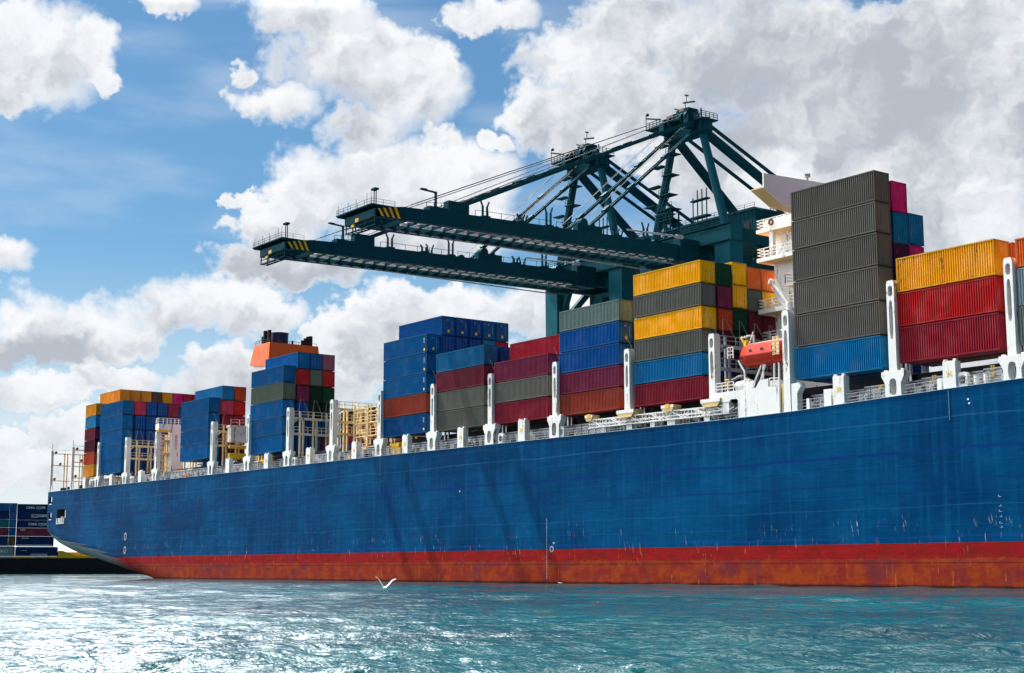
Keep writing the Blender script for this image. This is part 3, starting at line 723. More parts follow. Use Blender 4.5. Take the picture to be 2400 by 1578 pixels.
for x in (-170.0 + 1.35, -91.2, -229.5, -301.5, -155.0):
    p = MB(); n = 16; z = deck_z(x) + .75
    fix_ring(p, [(x - .6, z - .8), (x + .6, z - .8), (x + .6, z + .45), (x + .35, z + .75), (x - .35, z + .75), (x - .6, z + .45)], x, z, .36, .42, .3, .8); p.build('fairlead_chock', WHITE, ship)
# yellow machinery under the outer stacks aft
for x, y in ((-199.5, 1.6), (-243, 1.7), (-247.5, 3.3), (-316.4, 2.0), (-318.6, 3.2), (-222, 5), (-225.5, 4), (-284.5, 3.4)):
    p = MB(); z = deck_z(x); p.tube((x, y, z + 1.5), (x + 2.8, y, z + 1.5), .55, 12); p.box(x + .3, x + 3.3, y - .4, y + .6, z, z + 1.1); p.tube((x + 3.2, y, z), (x + 3.2, y, z + 2.0), .2, 8)
    p.build('deck_machinery', YELLOW, ship)
for x in (-328.5, -319.3, -310, -286, -279, -250, -222, -212):
    p = MB(); p.box(x, x + 2.2, 3.0, 5.5, deck_z(x), deck_z(x) + 2.0); p.rail([(x, 3.05, deck_z(x) + 1.99), (x + 2.2, 3.05, deck_z(x) + 1.99)], .8, 1.1, .03, 2)
    p.build('vent_housing', CREAM, ship)
# open gap between the lashing bridges aft of the middle stacks: frames, stair runs, platforms
p = MB()
for x in (-214.3, -210.0, -205.6):
    for y in (3.2, 5.4, 7.6, 9.8, 12.0): p.box(x, x + .28, y, y + .28, 19.3, 28.6 if x < -208 else 27.6)
for z in (21.6, 23.4, 25.6, 27.4):
    for x in (-214.3, -210.0, -205.6): p.box(x + .02, x + .26, 3.2, 12.2, z - .16, z)
    for y in (3.2, 7.6, 12.0): p.box(-214.3, -205.4, y + .02, y + .26, z - .15, z - .01)
for z in (23.4, 25.6, 27.4): p.rail([(-214.2, 3.3, z), (-205.5, 3.3, z), (-205.5, 12, z)], 1.0, 1.6, .04, 2)
p.beam((-214, 4.2, 25.4), (-209.5, 4.2, 20.0), .6, .16); p.beam((-209.6, 4.6, 25.4), (-206.0, 4.6, 20.0), .6, .16)
p.build('access_frame', CREAM, ship)
for a, c in (((-206.6, 2.9, 20.2), (-203.6, 2.9, 25.2)), ((-204.8, 2.9, 20.2), (-202.2, 2.9, 24.6))): MB().beam(a, c, .5, .14).build('inclined_ladder', CREAM, ship)
p = MB(); p.box(-219.0, -206, 9.5, 13, 20, 25.0); p.build('hatch_cover_stack', DECKRED, ship)
p = MB(); p.box(-259.6, -258.2, 2.2, 11, 25.6, 28.4); p.box(-259.8, -258.0, 2.0, 11.2, 28.4, 28.75); p.rail([(-258.05, 2.1, 28.75), (-258.05, 11, 28.75)], 1.1, 1.8, .04, 2)
p.build('casing_platform', paint('streaked_white', (0.72, 0.66, 0.58), 0.5, 0.45, 0.30, dcol=(0.5, 0.38, 0.25)), ship)
p = MB(); p.box(-259.4, -258.4, 2.2, 11, 22.5, 23.5); p.box(-259.0, -258.6, 2.2, 11, 24.4, 24.8); p.build('casing_beam', YELLOW, ship)
p = MB(); p.box(-260.2, -259.7, 4.5, 11, 19.6, 22.4); p.build('casing_wall', DECKRED, ship)
p = MB(); p.box(-275.5, -271.6, 4.2, 6.5, 19.6, 22.2); p.build('deck_house', WHITE, ship)
p = MB(); p.box(-276, -271.2, 3.6, 7, 22.2, 22.5); p.tube((-270.8, 3.7, 19.6), (-270.8, 3.7, 22.2), .15, 8); p.tube((-271.4, 3.7, 19.6), (-271.4, 3.7, 22.2), .12, 8); p.build('deck_house_roof', CREAM, ship)
for a, c in ((-276.5, -275.6), (-274.6, -273.9)): MB().tube((a, 1.3, 20.1), (c, 1.3, 20.1), .45, 12).build('hose_reel', paint('reel_red', (0.5, 0.03, 0.03), .4, .2), ship)

# white vent tower with an overhanging platform
p = MB(); p.box(-288.8, -287.0, 2.9, 5.2, 19.6, 31.2); p.box(-288.8, -287.02, 0.0, 2.9, 29.95, 31.2)
tw = p.build('vent_tower', WHITE, ship)
q = MB(); q.box(-288.6, -287.1, 0.1, 2.9, 29.62, 29.94); q.build('platform_underside', YELLOW, tw)
q = MB(); q.rail([(-288.7, 0.1, 31.2), (-287.05, 0.1, 31.2), (-287.05, 5.1, 31.2)], 1.15, .8, .04, 3); q.build('guard_rail', WHITE, tw)
q = MB(); q.box(-286.99, -286.9, 3.6, 4.1, 26.0, 29.0); q.build('louvre', STEEL, tw)
p = MB()
for z in (20.9, 22.4, 23.9, 25.4, 26.9, 28.4): p.box(-288.5, -288.1, 1.1, 2.9, z, z + .1); p.rail([(-288.1, 1.1, z), (-288.1, 2.9, z)], .7, .9, .03, 2)
p.box(-288.5, -288.2, 2.0, 2.2, 19.8, 29); p.build('tower_ladder', CREAM, ship)

# funnel
def build_funnel():
    x0, x1, y0, y1 = -269.4, -262.6, 12.1, 22.9
    p = MB()
    a = [(x0 - .9, y0 - .45, 42.1), (x1 + .35, y0 - .45, 41.3), (x1 + .35, y1 + .45, 41.3), (x0 - .9, y1 + .45, 42.1)]
    c = [(x0 + .1, y0, 46.1), (x1, y0, 46.1), (x1, y1, 46.1), (x0 + .1, y1, 46.1)]
    vs = a + c; p.add(vs, [(0, 3, 2, 1), (0, 1, 5, 4), (1, 2, 6, 5), (2, 3, 7, 6), (3, 0, 4, 7)])
    ins = .12
    p.add([(x0 + .1 + ins, y0 + ins, 46.1), (x1 - ins, y0 + ins, 46.1), (x1 - ins, y1 - ins, 46.1), (x0 + .1 + ins, y1 - ins, 46.1), (x0 + .3, y0 + .3, 45.8), (x1 - .3, y0 + .3, 45.8), (x1 - .3, y1 - .3, 45.8), (x0 + .3, y1 - .3, 45.8)],
          [(0, 1, 5, 4), (1, 2, 6, 5), (2, 3, 7, 6), (3, 0, 4, 7), (4, 5, 6, 7)])
    p.add(c + [(x0 + .1 + ins, y0 + ins, 46.1), (x1 - ins, y0 + ins, 46.1), (x1 - ins, y1 - ins, 46.1), (x0 + .1 + ins, y1 - ins, 46.1)], [(0, 1, 5, 4), (1, 2, 6, 5), (2, 3, 7, 6), (3, 0, 4, 7)])
    f = p.build('funnel', ORANGE, ship)
    q = MB(); q.tube((-265.9, 15.9, 45.8), (-265.9, 15.9, 48.4), 1.75, 28); q.tube((-265.9, 15.9, 48.4), (-265.9, 15.9, 48.55), 1.85, 28); q.build('exhaust_drum', NAVY, f)
    for (x, y, r, z) in ((-266.2, 12.9, .42, 48.8), (-265.2, 13.3, .38, 48.9), (-267.4, 13.0, .3, 47.8), (-264.3, 20.2, .32, 47.3), (-264.4, 20.9, .36, 47.8), (-264.5, 21.6, .42, 48.2), (-264.6, 22.2, .42, 48.35), (-263.6, 17.6, .2, 46.9)):
        q = MB(); q.tube((x, y, 45.8), (x, y, z), r, 14); q.build('exhaust_pipe', BLACK, f)
    q = MB(); q.rail([(x0 + .3, y0 + .2, 46.1), (x1 - .3, y0 + .2, 46.1)], .8, 1.6, .03, 2); q.rail([(x1 - .2, y0 + .4, 46.1), (x1 - .2, y1 - .3, 46.1)], .5, 2.2, .03, 1); q.build('guard_rail', BLACK, f)
    q = MB(); q.box(x0 - .2, x1, y0 + .1, y1, 36.9, 42.0); q.box(x0 - 1.2, x1 + .2, y0 + .6, y1, 20, 36.9); q.build('funnel_casing', WHITE, f)


build_funnel()

# accommodation block, bridge wing, lifeboat recess
def build_superstructure():
    p = MB(); p.box(-127, -116.0, 12, 21, 18.9, 43.2); p.box(-124.5, -118.0, 14, 21, 43.2, 47.4)
    s = p.build('superstructure', WHITE, ship)
    for z, xa, ya, th in ((43.3, -127.9, 9.9, .45), (39.7, -127.9, 9.9, .5), (36.1, -124.0, 10.6, .35), (33.3, -127.9, 9.9, .55), (29.3, -127.6, 10.2, .3)):
        q = MB(); q.box(xa, -113.75, ya, 12.0, z - th, z); q.box(xa, -127.0, 12.0, 16, z - th, z) if xa < -127 else None
        d = q.build('deck_platform', WHITE, s)
        q = MB(); q.box(xa + .06, -113.8, ya + .06, 11.95, z - th - .03, z - th - .004); q.build('platform_underside', BUFF, d)
        q = MB(); q.rail([(-114, ya + .05, z), (xa + .05, ya + .05, z), (xa + .05, 14, z)], 1.15, 1.2, .04, 3); q.build('guard_rail', WHITE, d)
        if z > 43: q = MB(); n = 18; q.ring([(-125.3 + .42 * math.cos(2 * math.pi * i / n), z + .6 + .42 * math.sin(2 * math.pi * i / n)) for i in range(n)], [(-125.3 + .24 * math.cos(2 * math.pi * i / n), z + .6 + .24 * math.sin(2 * math.pi * i / n)) for i in range(n)], ya - .12, ya - .02); q.build('lifebuoy', DECKRED, d); q = MB(); q.box(-126.4, -114, ya + .0, ya + .04, z + .02, z + 1.0); q.build('canvas_dodger', WHITE, d)
    # stair lattice between the two upper platforms
    q = MB(); q.box(-125.9, -125.3, 10.1, 10.6, 39.7, 42.85)
    for k in range(5): q.beam((-125 + k * 1.3, 10.8, 39.9), (-123.4 + k * 1.3, 10.8, 42.7), .1); q.beam((-123.8 + k * 1.3, 10.9, 39.9), (-125.2 + k * 1.3, 10.9, 42.7), .07)
    for z in (40.4, 41.3, 42.2): q.beam((-125, 10.85, z), (-116, 10.85, z), .06)
    q.build('stair_lattice', WHITE, s)
    for (x, z, w, h) in ((-122.6, 36.9, .9, 1.3), (-122.4, 33.7, .8, 1.0), (-119.5, 36.9, .9, 1.3), (-117, 36.9, .9, 1.3), (-119.5, 30.4, .9, 1.3)):
        q = MB(); q.box(x, x + w, 11.94, 11.99, z, z + h); q.build('window', GLASS, s)
    q = MB(); q.tube((-124.6, 9.0, 36.2), (-121.8, 9.0, 32.8), .18, 10); q.tube((-124.7, 9.0, 35.6), (-122.4, 9.1, 32.5), .09, 8); [q.beam((-124.6 + k * .56, 9, 36.2 - k * .68), (-124.4 + k * .56, 9.05, 35.3 - k * .68), .08) for k in range(5)]; q.tube((-121.8, 9, 29.3), (-121.8, 9, 33.2), .4, 12); q.tube((-124.9, 9, 36.0), (-124.6, 9, 36.5), .3, 10); q.build('provision_crane', WHITE, s)
    return s


sup = build_superstructure()
p = MB(); p.prism([(1.2, 45.4), (4.2, 43.9), (8.6, 43.6), (14.0, 43.6), (14.0, 47.6), (1.2, 47.1)], 'x', -118.2, -118.0)
wing = p.build('bridge_wing', paint('cream_white', (0.76, 0.74, 0.66), 0.45, 0.15), ship)
q = MB()
for (y0_, z0_), (y1_, z1_) in (((1.2, 45.4), (4.2, 43.9)), ((4.2, 43.9), (8.6, 43.6)), ((8.6, 43.6), (14.0, 43.6))):
    q.add([(x_, y_, z_ + dz) for dz in (0, .14) for x_, y_, z_ in ((-120.1, y0_, z0_), (-118.2, y0_, z0_), (-118.2, y1_, z1_), (-120.1, y1_, z1_))], [(0, 3, 2, 1), (4, 5, 6, 7), (0, 1, 5, 4), (1, 2, 6, 5), (2, 3, 7, 6), (3, 0, 4, 7)])
q.build('wing_floor', BUFF, wing)
q = MB(); q.tube((-118.4, 9.0, 47.4), (-118.4, 9.0, 47.9), .12, 8); q.tube((-118.6, 8.8, 48.1), (-118.2, 9.25, 48.15), .3, 12); q.build('searchlight', STEEL, wing)
q = MB(); q.tube((-118.3, 1.4, 47.12), (-118.3, 10, 47.5), .04, 6); q.build('wing_cable', STEEL, wing)

poly = [(-121.8, 18.86), (-121.8, 20.95), (-122.05, 21.15), (-123.0, 21.15), (-123.25, 20.9), (-125.55, 20.9), (-125.55, 22.1), (-121.0, 22.1), (-120.0, 22.95), (-119.15, 22.95), (-119.42, 22.1), (-118.95, 22.1), (-118.3, 22.9), (-117.0, 22.95), (-117.0, 22.05), (-115.35, 21.85), (-115.35, 18.86)]
p = MB(); p.prism(poly[::-1], 'y', 0.0, .25); bul = p.build('white_bulwark', WHITE, ship)
q = MB(); q.box(-125.5, -115.4, .25, 6, 21.85, 22.0); q.build('boat_deck', PALE, bul)
q = MB(); q.box(-115.3, -114.75, .3, .8, 18.9, 22.2); q.build('bulwark_post', BUFF, bul)
# clutter seen in the recess below the boat deck
q = MB(); q.box(-149, -121.9, 2.4, 2.7, 18.9, 21.0); q.build('passage_wall', PALE, ship)
for k in range(16): x = -147.5 + k * 1.6; MB().tube((x, 1.6, 18.9), (x, 1.6, 19.7 + .5 * (k % 3)), .12 + .05 * (k % 2), 7).build('passage_pipe', STEEL, ship); MB().box(x + .5, x + .8, 1.3, 1.6, 18.9, 19.4 + .3 * (k % 2)).build('passage_valve', BLACK if k % 3 else CREAM, ship)
for (a, c) in ((-146.9, -145.9), (-141.9, -140.8), (-137.4, -136.6), (-134.3, -132.9), (-127.9, -126.9)): MB().box(a, c, .4, .7, 18.9, 19.9).build('passage_panel', WHITE, ship)
p = MB(); x = -114.15
p.box(x - .55, x + .45, .02, 1.05, 18.9, 24.2); 
fix_ring(p, [(x - .55, 24.2), (x + .45, 24.2), (x + .45, 28.3), (x - .55, 28.3)], x - .05, 26.3, .25, 1.8, .02, 1.05)
fix_ring(p, [(x - .55, 28.3), (x + .45, 28.3), (x + .45, 30.0), (x - .55, 30.0)], x - .05, 29.15, .3, .6, .02, 1.05)
p.prism([(x - .55, 30), (x + .45, 30), (x + .3, 30.35), (x - .4, 30.35)], 'y', .02, 1.05); p.build('lashing_pillar', WHITE, ship)
p = MB(); p.prism([(-113.6, 18.9), (-112.75, 18.9), (-112.75, 20.9), (-112.2, 21.65), (-112.5, 22.05), (-113.6, 22.05)], 'y', .06, .9); p.build('pillar_bracket', WHITE, ship)
for bx in ((-111.5, -111.1, .15, .5, 18.95, 20.2), (-109.0, -108.0, .15, .8, 19.0, 20.95)): MB().box(*bx).build('deck_cabinet', WHITE, ship)
MB().box(-110.6, -110.0, 1.95, 2.06, 20.0, 20.6).build('notice_board', WHITE, ship)
MB().box(-94.1, -93.6, .15, .5, 19.3, 20.6).build('deck_cabinet', WHITE, ship)
for x, y, h_ in ((-89.7, .6, 20.5), (-88.6, .6, 20.6), (-93, 1.0, 20.1)): MB().tube((x, y, 19.3), (x, y, h_), .26, 12).build('mooring_bollard', WHITE, ship)
p = MB(); p.box(-100.0, -99.55, 1.3, 1.7, 19.3, 20.2); p.build('blue_drum', paint('drum_blue', (.02, .22, .42), .4, .2), ship)
# boat deck fittings
for r_, hh, st_ in (([(-125.4, .15, 22.1), (-122.6, .15, 22.1)], 1.1, .9), ([(-116.9, .15, 22.0), (-115.5, .15, 21.9)], 1.0, .6), ([(-123.9, .6, 26.0), (-123.0, .6, 26.0)], 1.3, .5)): MB().rail(r_, hh, st_, .045, 3).build('guard_rail', WHITE, ship)
p = MB(); p.tube((-123.6, .4, 22.1), (-123.6, .4, 23.5), .07, 6); p.tube((-123.6, .4, 23.5), (-124.2, .4, 23.55), .07, 6); p.tube((-124.9, .2, 22.9), (-123.5, .2, 22.95), .06, 6); p.build('yellow_stand_pipe', YELLOW, ship)
p = MB(); p.tube((-122.9, 1.2, 22.7), (-120.8, 1.2, 22.75), .62, 16); p.tube((-121.9, 1.0, 22.6), (-121.0, 1.0, 23.3), .35, 12); p.build('raft_canister', WHITE, ship)
p = MB()
for a, c in (((-121.3, 1.6, 22.0), (-119.5, 1.6, 24.9)), ((-120.2, 1.6, 22.0), (-118.9, 1.6, 24.9)), ((-117.6, 1.6, 22.0), (-117.5, 1.6, 24.9)), ((-116.8, 1.6, 22.0), (-116.8, 1.6, 24.9)), ((-122.2, 1.6, 22.0), (-122.2, 1.6, 24.4)), ((-122.2, 1.6, 24.4), (-123.2, 1.6, 25.8)), ((-119.3, 1.6, 22), (-119.2, 1.6, 25)), ((-122.4, 3.4, 25), (-122.4, 3.4, 28.8)), ((-116.2, 3.4, 22), (-116.2, 3.4, 28.8)), ((-122.4, 3.4, 28.8), (-122.0, 1.9, 28.6)), ((-116.2, 3.4, 28.8), (-116.6, 1.9, 28.6))): p.tube(a, c, .11, 7)
p.beam((-124.0, 1.4, 23.6), (-122.5, 1.4, 24.0), .6, .08); p.box(-119, -116.5, 1.3, 3, 22, 22.9)
p.build('boat_davit', WHITE, ship)

# accommodation ladder stowed flat along the rail
p = MB(); ya, yb = .06, .7
for y in (ya, yb):
    for z0, w in ((19.62, .14), (20.05, .10), (20.62, .10)): p.beam((-148.9, y, z0 + .18), (-124.4, y, z0), w)
    for k in range(20):
        x = -148.6 + k * 1.27; dz = .18 * (1 - (x + 148.9) / 24.5); p.beam((x, y, 19.62 + dz), (x, y, 20.62 + dz), .07)
        if k % 3 == 0: p.beam((x, y - .02, 20.62 + dz), (x + 2.3, y - .02, 19.66 + dz), .1)
        elif k % 3 == 1: p.beam((x + .4, y - .02, 19.66 + dz), (x + 2.0, y - .02, 20.3 + dz), .07)
for k in range(60): x = -148.7 + k * .41; p.box(x, x + .25, ya, yb, 19.66 + .15 * (1 - k / 60), 19.70 + .15 * (1 - k / 60))
gw = p.build('accommodation_ladder', WHITE, ship)
q = MB(); q.box(-124.35, -123.3, .03, .8, 19.55, 20.85); q.build('ladder_platform', WHITE, gw)
for x in (-140.0, -138.5, -131.5, -126.2, -124.8): MB().beam((x, .5, 18.9), (x + .6, .1, 19.6), .1).build('ladder_strut', STEEL, gw)
for x, w, m in ((-133.7, 1.1, YELLOW), (-148.7, .75, YELLOW)):
    p = MB(); p.prism([(x - w, 21.45), (x + w, 21.45), (x + w, 21.15), (x + w - .3, 20.65), (x - w + .3, 20.65), (x - w, 21.15)][::-1], 'y', -.1, 1.2); br = p.build('support_bracket', BUFF, ship)
    q = MB(); q.box(x - w, x + w, -.13, -.102, 21.1, 21.45); q.build('bracket_face', WHITE, br)
    q = MB(); q.box(x - .35, x + .35, -.16, -.132, 21.05, 21.55); q.build('bracket_mark', m, br)

# ------------------------------------------------------------------ lifeboat
def build_lifeboat():
    root = thing('lifeboat', 'enclosed orange lifeboat hanging in its davit beside the white superstructure', 'lifeboat', (-119.3, 2.3, 24.8))
    L = 8.2; n = 22
    hullm = MB(); can = MB(); ribs = []; ribs2 = []
    for i in range(n + 1):
        u = i / n; x = -L / 2 + L * u
        e = min(1, (u / .22)) ** .6 if u < .22 else min(1, ((1 - u) / .16)) ** .6
        w = 1.42 * max(.08, e)
        zk = .05 + 1.15 * (1 - min(1, u / .2)) ** 1.6 + .6 * (1 - min(1, (1 - u) / .12)) ** 2
        zg = 1.28 + .18 * (1 - min(1, u / .3)) ** 2
        ring = []
        for k in range(9):
            t_ = k / 8; a = math.pi * (t_ - .5)
            yy = w * math.copysign(abs(math.sin(a)) ** .7, math.sin(a)) if k != 4 else 0
            zz = zg - (zg - zk) * math.cos(a) ** .75 if 0 < k < 8 else zg
            ring.append((x, yy, zz))
        ribs.append(ring)
        top = 2.78 - .55 * (1 - min(1, u / .16)) ** 1.3 - .65 * (1 - min(1, (1 - u) / .1)) ** 1.4
        wc = w * .97
        ribs2.append([(x, -wc, zg + .02), (x, -wc * .95, zg + .35), (x, -wc * .72, zg + (top - zg) * .82), (x, -wc * .35, top), (x, wc * .35, top), (x, wc * .72, zg + (top - zg) * .82), (x, wc * .95, zg + .35), (x, wc, zg + .02)])
    for m_, rr in ((hullm, ribs), (can, ribs2)):
        k = len(rr[0]); vs = [p_ for r_ in rr for p_ in r_]
        fs = [(i * k + j, i * k + j + 1, (i + 1) * k + j + 1, (i + 1) * k + j) for i in range(n) for j in range(k - 1)]
        fs += [tuple(range(k)), tuple(reversed(range(n * k, n * k + k)))]
        m_.add(vs, fs)
    def bl(mb, nm, mat, par, sm=False):
        me = mb.mesh(nm); me.materials.append(mat)
        me.polygons.foreach_set('use_smooth', [sm] * len(me.polygons))
        o = bpy.data.objects.new(nm, me); COL.objects.link(o); o.parent = par; return o
    h = bl(hullm, 'boat_hull', RED, root, True); c = bl(can, 'canopy', RED2, root)
    q = MB()
    for i in range(n):
        a, b_ = ribs[i][0], ribs[i + 1][0]; q.beam((a[0], a[1] - .04, a[2]), (b_[0], b_[1] - .04, b_[2]), .12)
    bl(q, 'fender_strip', RED, h)
    q = MB(); q.box(-3.0, -2.55, -.75, -.3, 2.5, 3.3); q.tube((-2.8, -.5, 2.6), (-3.6, -.5, 3.7), .12, 8); bl(q, 'lifting_hook', YELLOW, c)
    q = MB(); q.tube((-2.2, -.6, 2.7), (-1.5, -.6, 4.1), .07, 6); q.box(-3.3, -2.6, -.8, -.4, 3.55, 3.75); bl(q, 'mast', WHITE, c)
    q = MB(); q.box(-3.2, 3.4, -.5, .5, 2.74, 2.83); bl(q, 'canopy_top', WHITE, c)
    for x in (-1.6, .2, 1.9): q = MB(); q.box(x, x + .45, -1.325, -1.28, 1.75, 2.0); bl(q, 'porthole', GLASS, c)
    q = MB(); q.box(2.3, 2.7, -1.5, -1.42, .9, 3.0); q.box(2.9, 3.3, -1.5, -1.42, .9, 3.0); [q.box(2.3, 3.3, -1.5, -1.44, 1 + k * .45, 1.08 + k * .45) for k in range(5)]; bl(q, 'boarding_ladder', CREAM, c)


build_lifeboat()

# ------------------------------------------------------------------ containers
COLORS = {
    'blue': (0.000, 0.125, 0.33), 'deep blue': (0.000, 0.095, 0.29), 'navy': (0.000, 0.060, 0.26), 'teal blue': (0.006, 0.17, 0.36), 'bright blue': (0.003, 0.165, 0.37),
    'royal blue': (0.002, 0.105, 0.36), 'dark grey': (0.165, 0.158, 0.138), 'charcoal': (0.160, 0.143, 0.128), 'olive grey': (0.13, 0.16, 0.12), 'green grey': (0.125, 0.155, 0.120),
    'maroon': (0.24, 0.032, 0.060), 'plum': (0.22, 0.030, 0.075), 'dark maroon': (0.13, 0.018, 0.035), 'crimson': (0.36, 0.020, 0.040), 'wine red': (0.27, 0.020, 0.040), 'rust red': (0.34, 0.055, 0.032),
    'red': (0.50, 0.018, 0.020), 'orange red': (0.52, 0.065, 0.018), 'pink red': (0.48, 0.040, 0.085), 'mauve': (0.32, 0.10, 0.16), 'magenta': (0.50, 0.015, 0.14), 'yellow': (0.88, 0.45, 0.002),
    'golden yellow': (0.86, 0.40, 0.010), 'orange': (0.80, 0.17, 0.030), 'amber': (0.70, 0.30, 0.018), 'brown': (0.13, 0.075, 0.050), 'dark green': (0.012, 0.062, 0.030), 'pale green grey': (0.19, 0.27, 0.25), 'light blue': (0.02, 0.27, 0.50),
    'pale blue grey': (0.34, 0.42, 0.46), 'grey': (0.28, 0.28, 0.27), 'purple': (0.07, 0.02, 0.06), 'black green': (0.014, 0.035, 0.022), 'teal green': (0.01, 0.16, 0.15),
}
CW = 2.44
CMESH = {}


def corr(mb, x0, x1, z0, z1, y, depth, pitch, axis):
    """corrugated sheet; axis 'x' lies in x-z at y (outside -y for depth>0); axis 'y' in y-z at x"""
    n = max(4, round((x1 - x0) / pitch)); w = (x1 - x0) / n; prof = []
    for i in range(n):
        a = x0 + i * w
        prof += [(a, 0), (a + w * .28, 0), (a + w * .5, depth), (a + w * .78, depth)]
    prof.append((x1, 0))
    def P(a, d, z): return (a, y + d, z) if axis == 'x' else (y + d, a, z)
    vs = [P(a, d, z) for z in (z0, z1) for a, d in prof]; k = len(prof)
    fs = [(i, i + 1, i + 1 + k, i + k) for i in range(k - 1)]
    if (axis == 'x') == (depth < 0): fs = [tuple(reversed(f)) for f in fs]
    mb.add(vs, fs)


def container_meshes(L, H, door):
    key = (round(L, 2), round(H, 2), door)
    if key in CMESH: return CMESH[key]
    x0, x1, y0, y1 = -L / 2, L / 2, -CW / 2, CW / 2; t = .13; g = .12
    b = MB()
    corr(b, x0 + t, x1 - t, g + t, H - t, y0 + .025, .17, .285, 'x'); corr(b, x0 + t, x1 - t, t, H - t, y1 - .03, -.085, .57, 'x')
    corr(b, y0 + t, y1 - t, t, H - t, x0 + .03, .06, .28, 'y')
    b.quad((x0 + .05, y0 + .05, H - .05), (x1 - .05, y0 + .05, H - .05), (x1 - .05, y1 - .05, H - .05), (x0 + .05, y1 - .05, H - .05))
    b.quad((x0 + .05, y1 - .05, .12), (x1 - .05, y1 - .05, .12), (x1 - .05, y0 + .05, .12), (x0 + .05, y0 + .05, .12))
    f = MB()
    for x in (x0, x1 - t):
        for y in (y0, y1 - t): f.box(x, x + t, y, y + t, g, H - .01)
        for z in (g, H - t - .01): f.box(x + .004, x + t - .004, y0 + t, y1 - t, z, z + t)
    for y in (y0, y1 - t):
        for z in (g, H - t - .01): f.box(x0 + t, x1 - t, y + .004, y + t - .004, z, z + t)
    for x in (x0 - .008, x1 - .17):
        for y in (y0 - .008, y1 - .17):
            for z in (g - .01, H - .13): f.box(x, x + .178, y, y + .178, z, z + .12)
    d = []
    if door:
        for s in (0, 1):
            ya = y0 + t + .01 + s * (CW / 2 - t); yb = ya + CW / 2 - t - .02
            q = MB(); q.box(x1 - .09, x1 - .035, ya, yb, t + g, H - t - .02)
            for k in range(1, 4): zz = t + (H - 2 * t) * k / 4; q.box(x1 - .035, x1 - .02, ya + .05, yb - .05, zz - .04, zz + .04)
            r = MB()
            for yy in (ya + .28, yb - .28): r.tube((x1 - .0, yy, t), (x1 - .0, yy, H - t), .028, 6); r.box(x1 - .02, x1 + .03, yy - .14, yy + .14, H * .38, H * .38 + .06)
            d.append((q.mesh('door'), r.mesh('locking_bar')))
    else:
        q = MB(); corr(q, y0 + t, y1 - t, t, H - t, x1 - .03, -.06, .28, 'y'); d.append((q.mesh('end_panel'), None))
    bm_, fm_ = b.mesh('body'), f.mesh('frame')
    for me in [bm_, fm_] + [x for x, _ in d]: me.materials.append(MATS['container'])
    for _, r in d:
        if r: r.materials.append(BARS)
    CMESH[key] = (bm_, fm_, d); return CMESH[key]


def container(x0, x1, y, z, H, color, label, door, group, jitter=True):
    L = x1 - x0
    bm_, fm_, ds = container_meshes(L, H, door)
    j = random.uniform(-.035, .035) if jitter else 0; jy = random.uniform(-.03, .03) if jitter else 0
    root = thing('shipping_container', label, 'container', ((x0 + x1) / 2 + j, y + CW / 2 + jy, z), group)
    base = COLORS[color]; k = random.uniform(.9, 1.1); col = (base[0] * k, base[1] * k, base[2] * k, 1)
    def part(nm, me, par, c=col):
        o = bpy.data.objects.new(nm, me); COL.objects.link(o); o.parent = par; o.color = c; return o
    part('body', bm_, root); part('frame', fm_, root, (col[0] * .62, col[1] * .62, col[2] * .62, 1))
    for me, r in ds:
        d = part('door' if door else 'end_panel', me, root)
        if r: part('locking_bar', r, d)
    return root


def marks(root, L, H, side=True, end=True):
    """yellow caution sticker and a pale code plate"""
    if side:
        q = MB(); q.box(L / 2 - .75, L / 2 - .45, -CW / 2 + .008, -CW / 2 + .02, .45, .8); place_part(q, 'sticker', LETTER_Y, root)
        q = MB(); [q.box(L / 2 - .8, L / 2 - .5, -CW / 2 + .008, -CW / 2 + .02, H * .55 + i * .2, H * .55 + .1 + i * .2) for i in range(4)]; place_part(q, 'code_marking', PALE, root)
    if end:
        q = MB(); q.box(L / 2 + .0, L / 2 + .035, -.15, .2, .55, .95); place_part(q, 'sticker', LETTER_Y, root)
        q = MB(); [q.box(L / 2 + .0, L / 2 + .035, .55, .63, H * .3 + i * .26, H * .3 + .13 + i * .26) for i in range(6)]; q.box(L / 2, L / 2 + .035, -.2, -.06, H * .78, H * .84); place_part(q, 'code_marking', PALE, root)


def place_part(q, name, mat, root):
    me = q.mesh(name); me.materials.append(mat); o = bpy.data.objects.new(name, me); COL.objects.link(o); o.parent = root; return o


def rowy(k): return 0.6 if k == 0 else 3.4 + 2.55 * (k - 1)


ORD = ['bottom', 'second from bottom', 'third from bottom', 'fourth from bottom', 'fifth from bottom', 'sixth from bottom', 'top']


def stack(x0, x1, row, zs, colors, phrase, group, doors='navy deep royal teal', start=0, label=None):
    """zs: list of tier floors plus the top; colors bottom to top; start: index of the first tier that is built"""
    n = len(colors)
    for i, c in enumerate(colors):
        if c is None: continue
        tier = 'top' if i == n - 1 else ORD[i]
        lab = f'{c} container, {tier} {phrase}'.replace('second from bottom', 'second up').replace('third from bottom', 'third up').replace('fourth from bottom', 'fourth up').replace('fifth from bottom', 'fifth up')
        door = any(w in c for w in doors.split()) if doors else False
        r_ = container(x0, x1, rowy(row), zs[i], zs[i + 1] - zs[i], c, lab, door, group)
        if row == 0 and abs(x0 + 200.7) < .1 and c in ('blue', 'deep blue'): marks(r_, x1 - x0, zs[i + 1] - zs[i], True, i == 4)
        if row == 0 and abs(x0 + 155.6) < .1 and i == 3: marks(r_, x1 - x0, zs[i + 1] - zs[i], False, True)


def lv(z0, h, n): return [z0 + h * i for i in range(n + 1)]


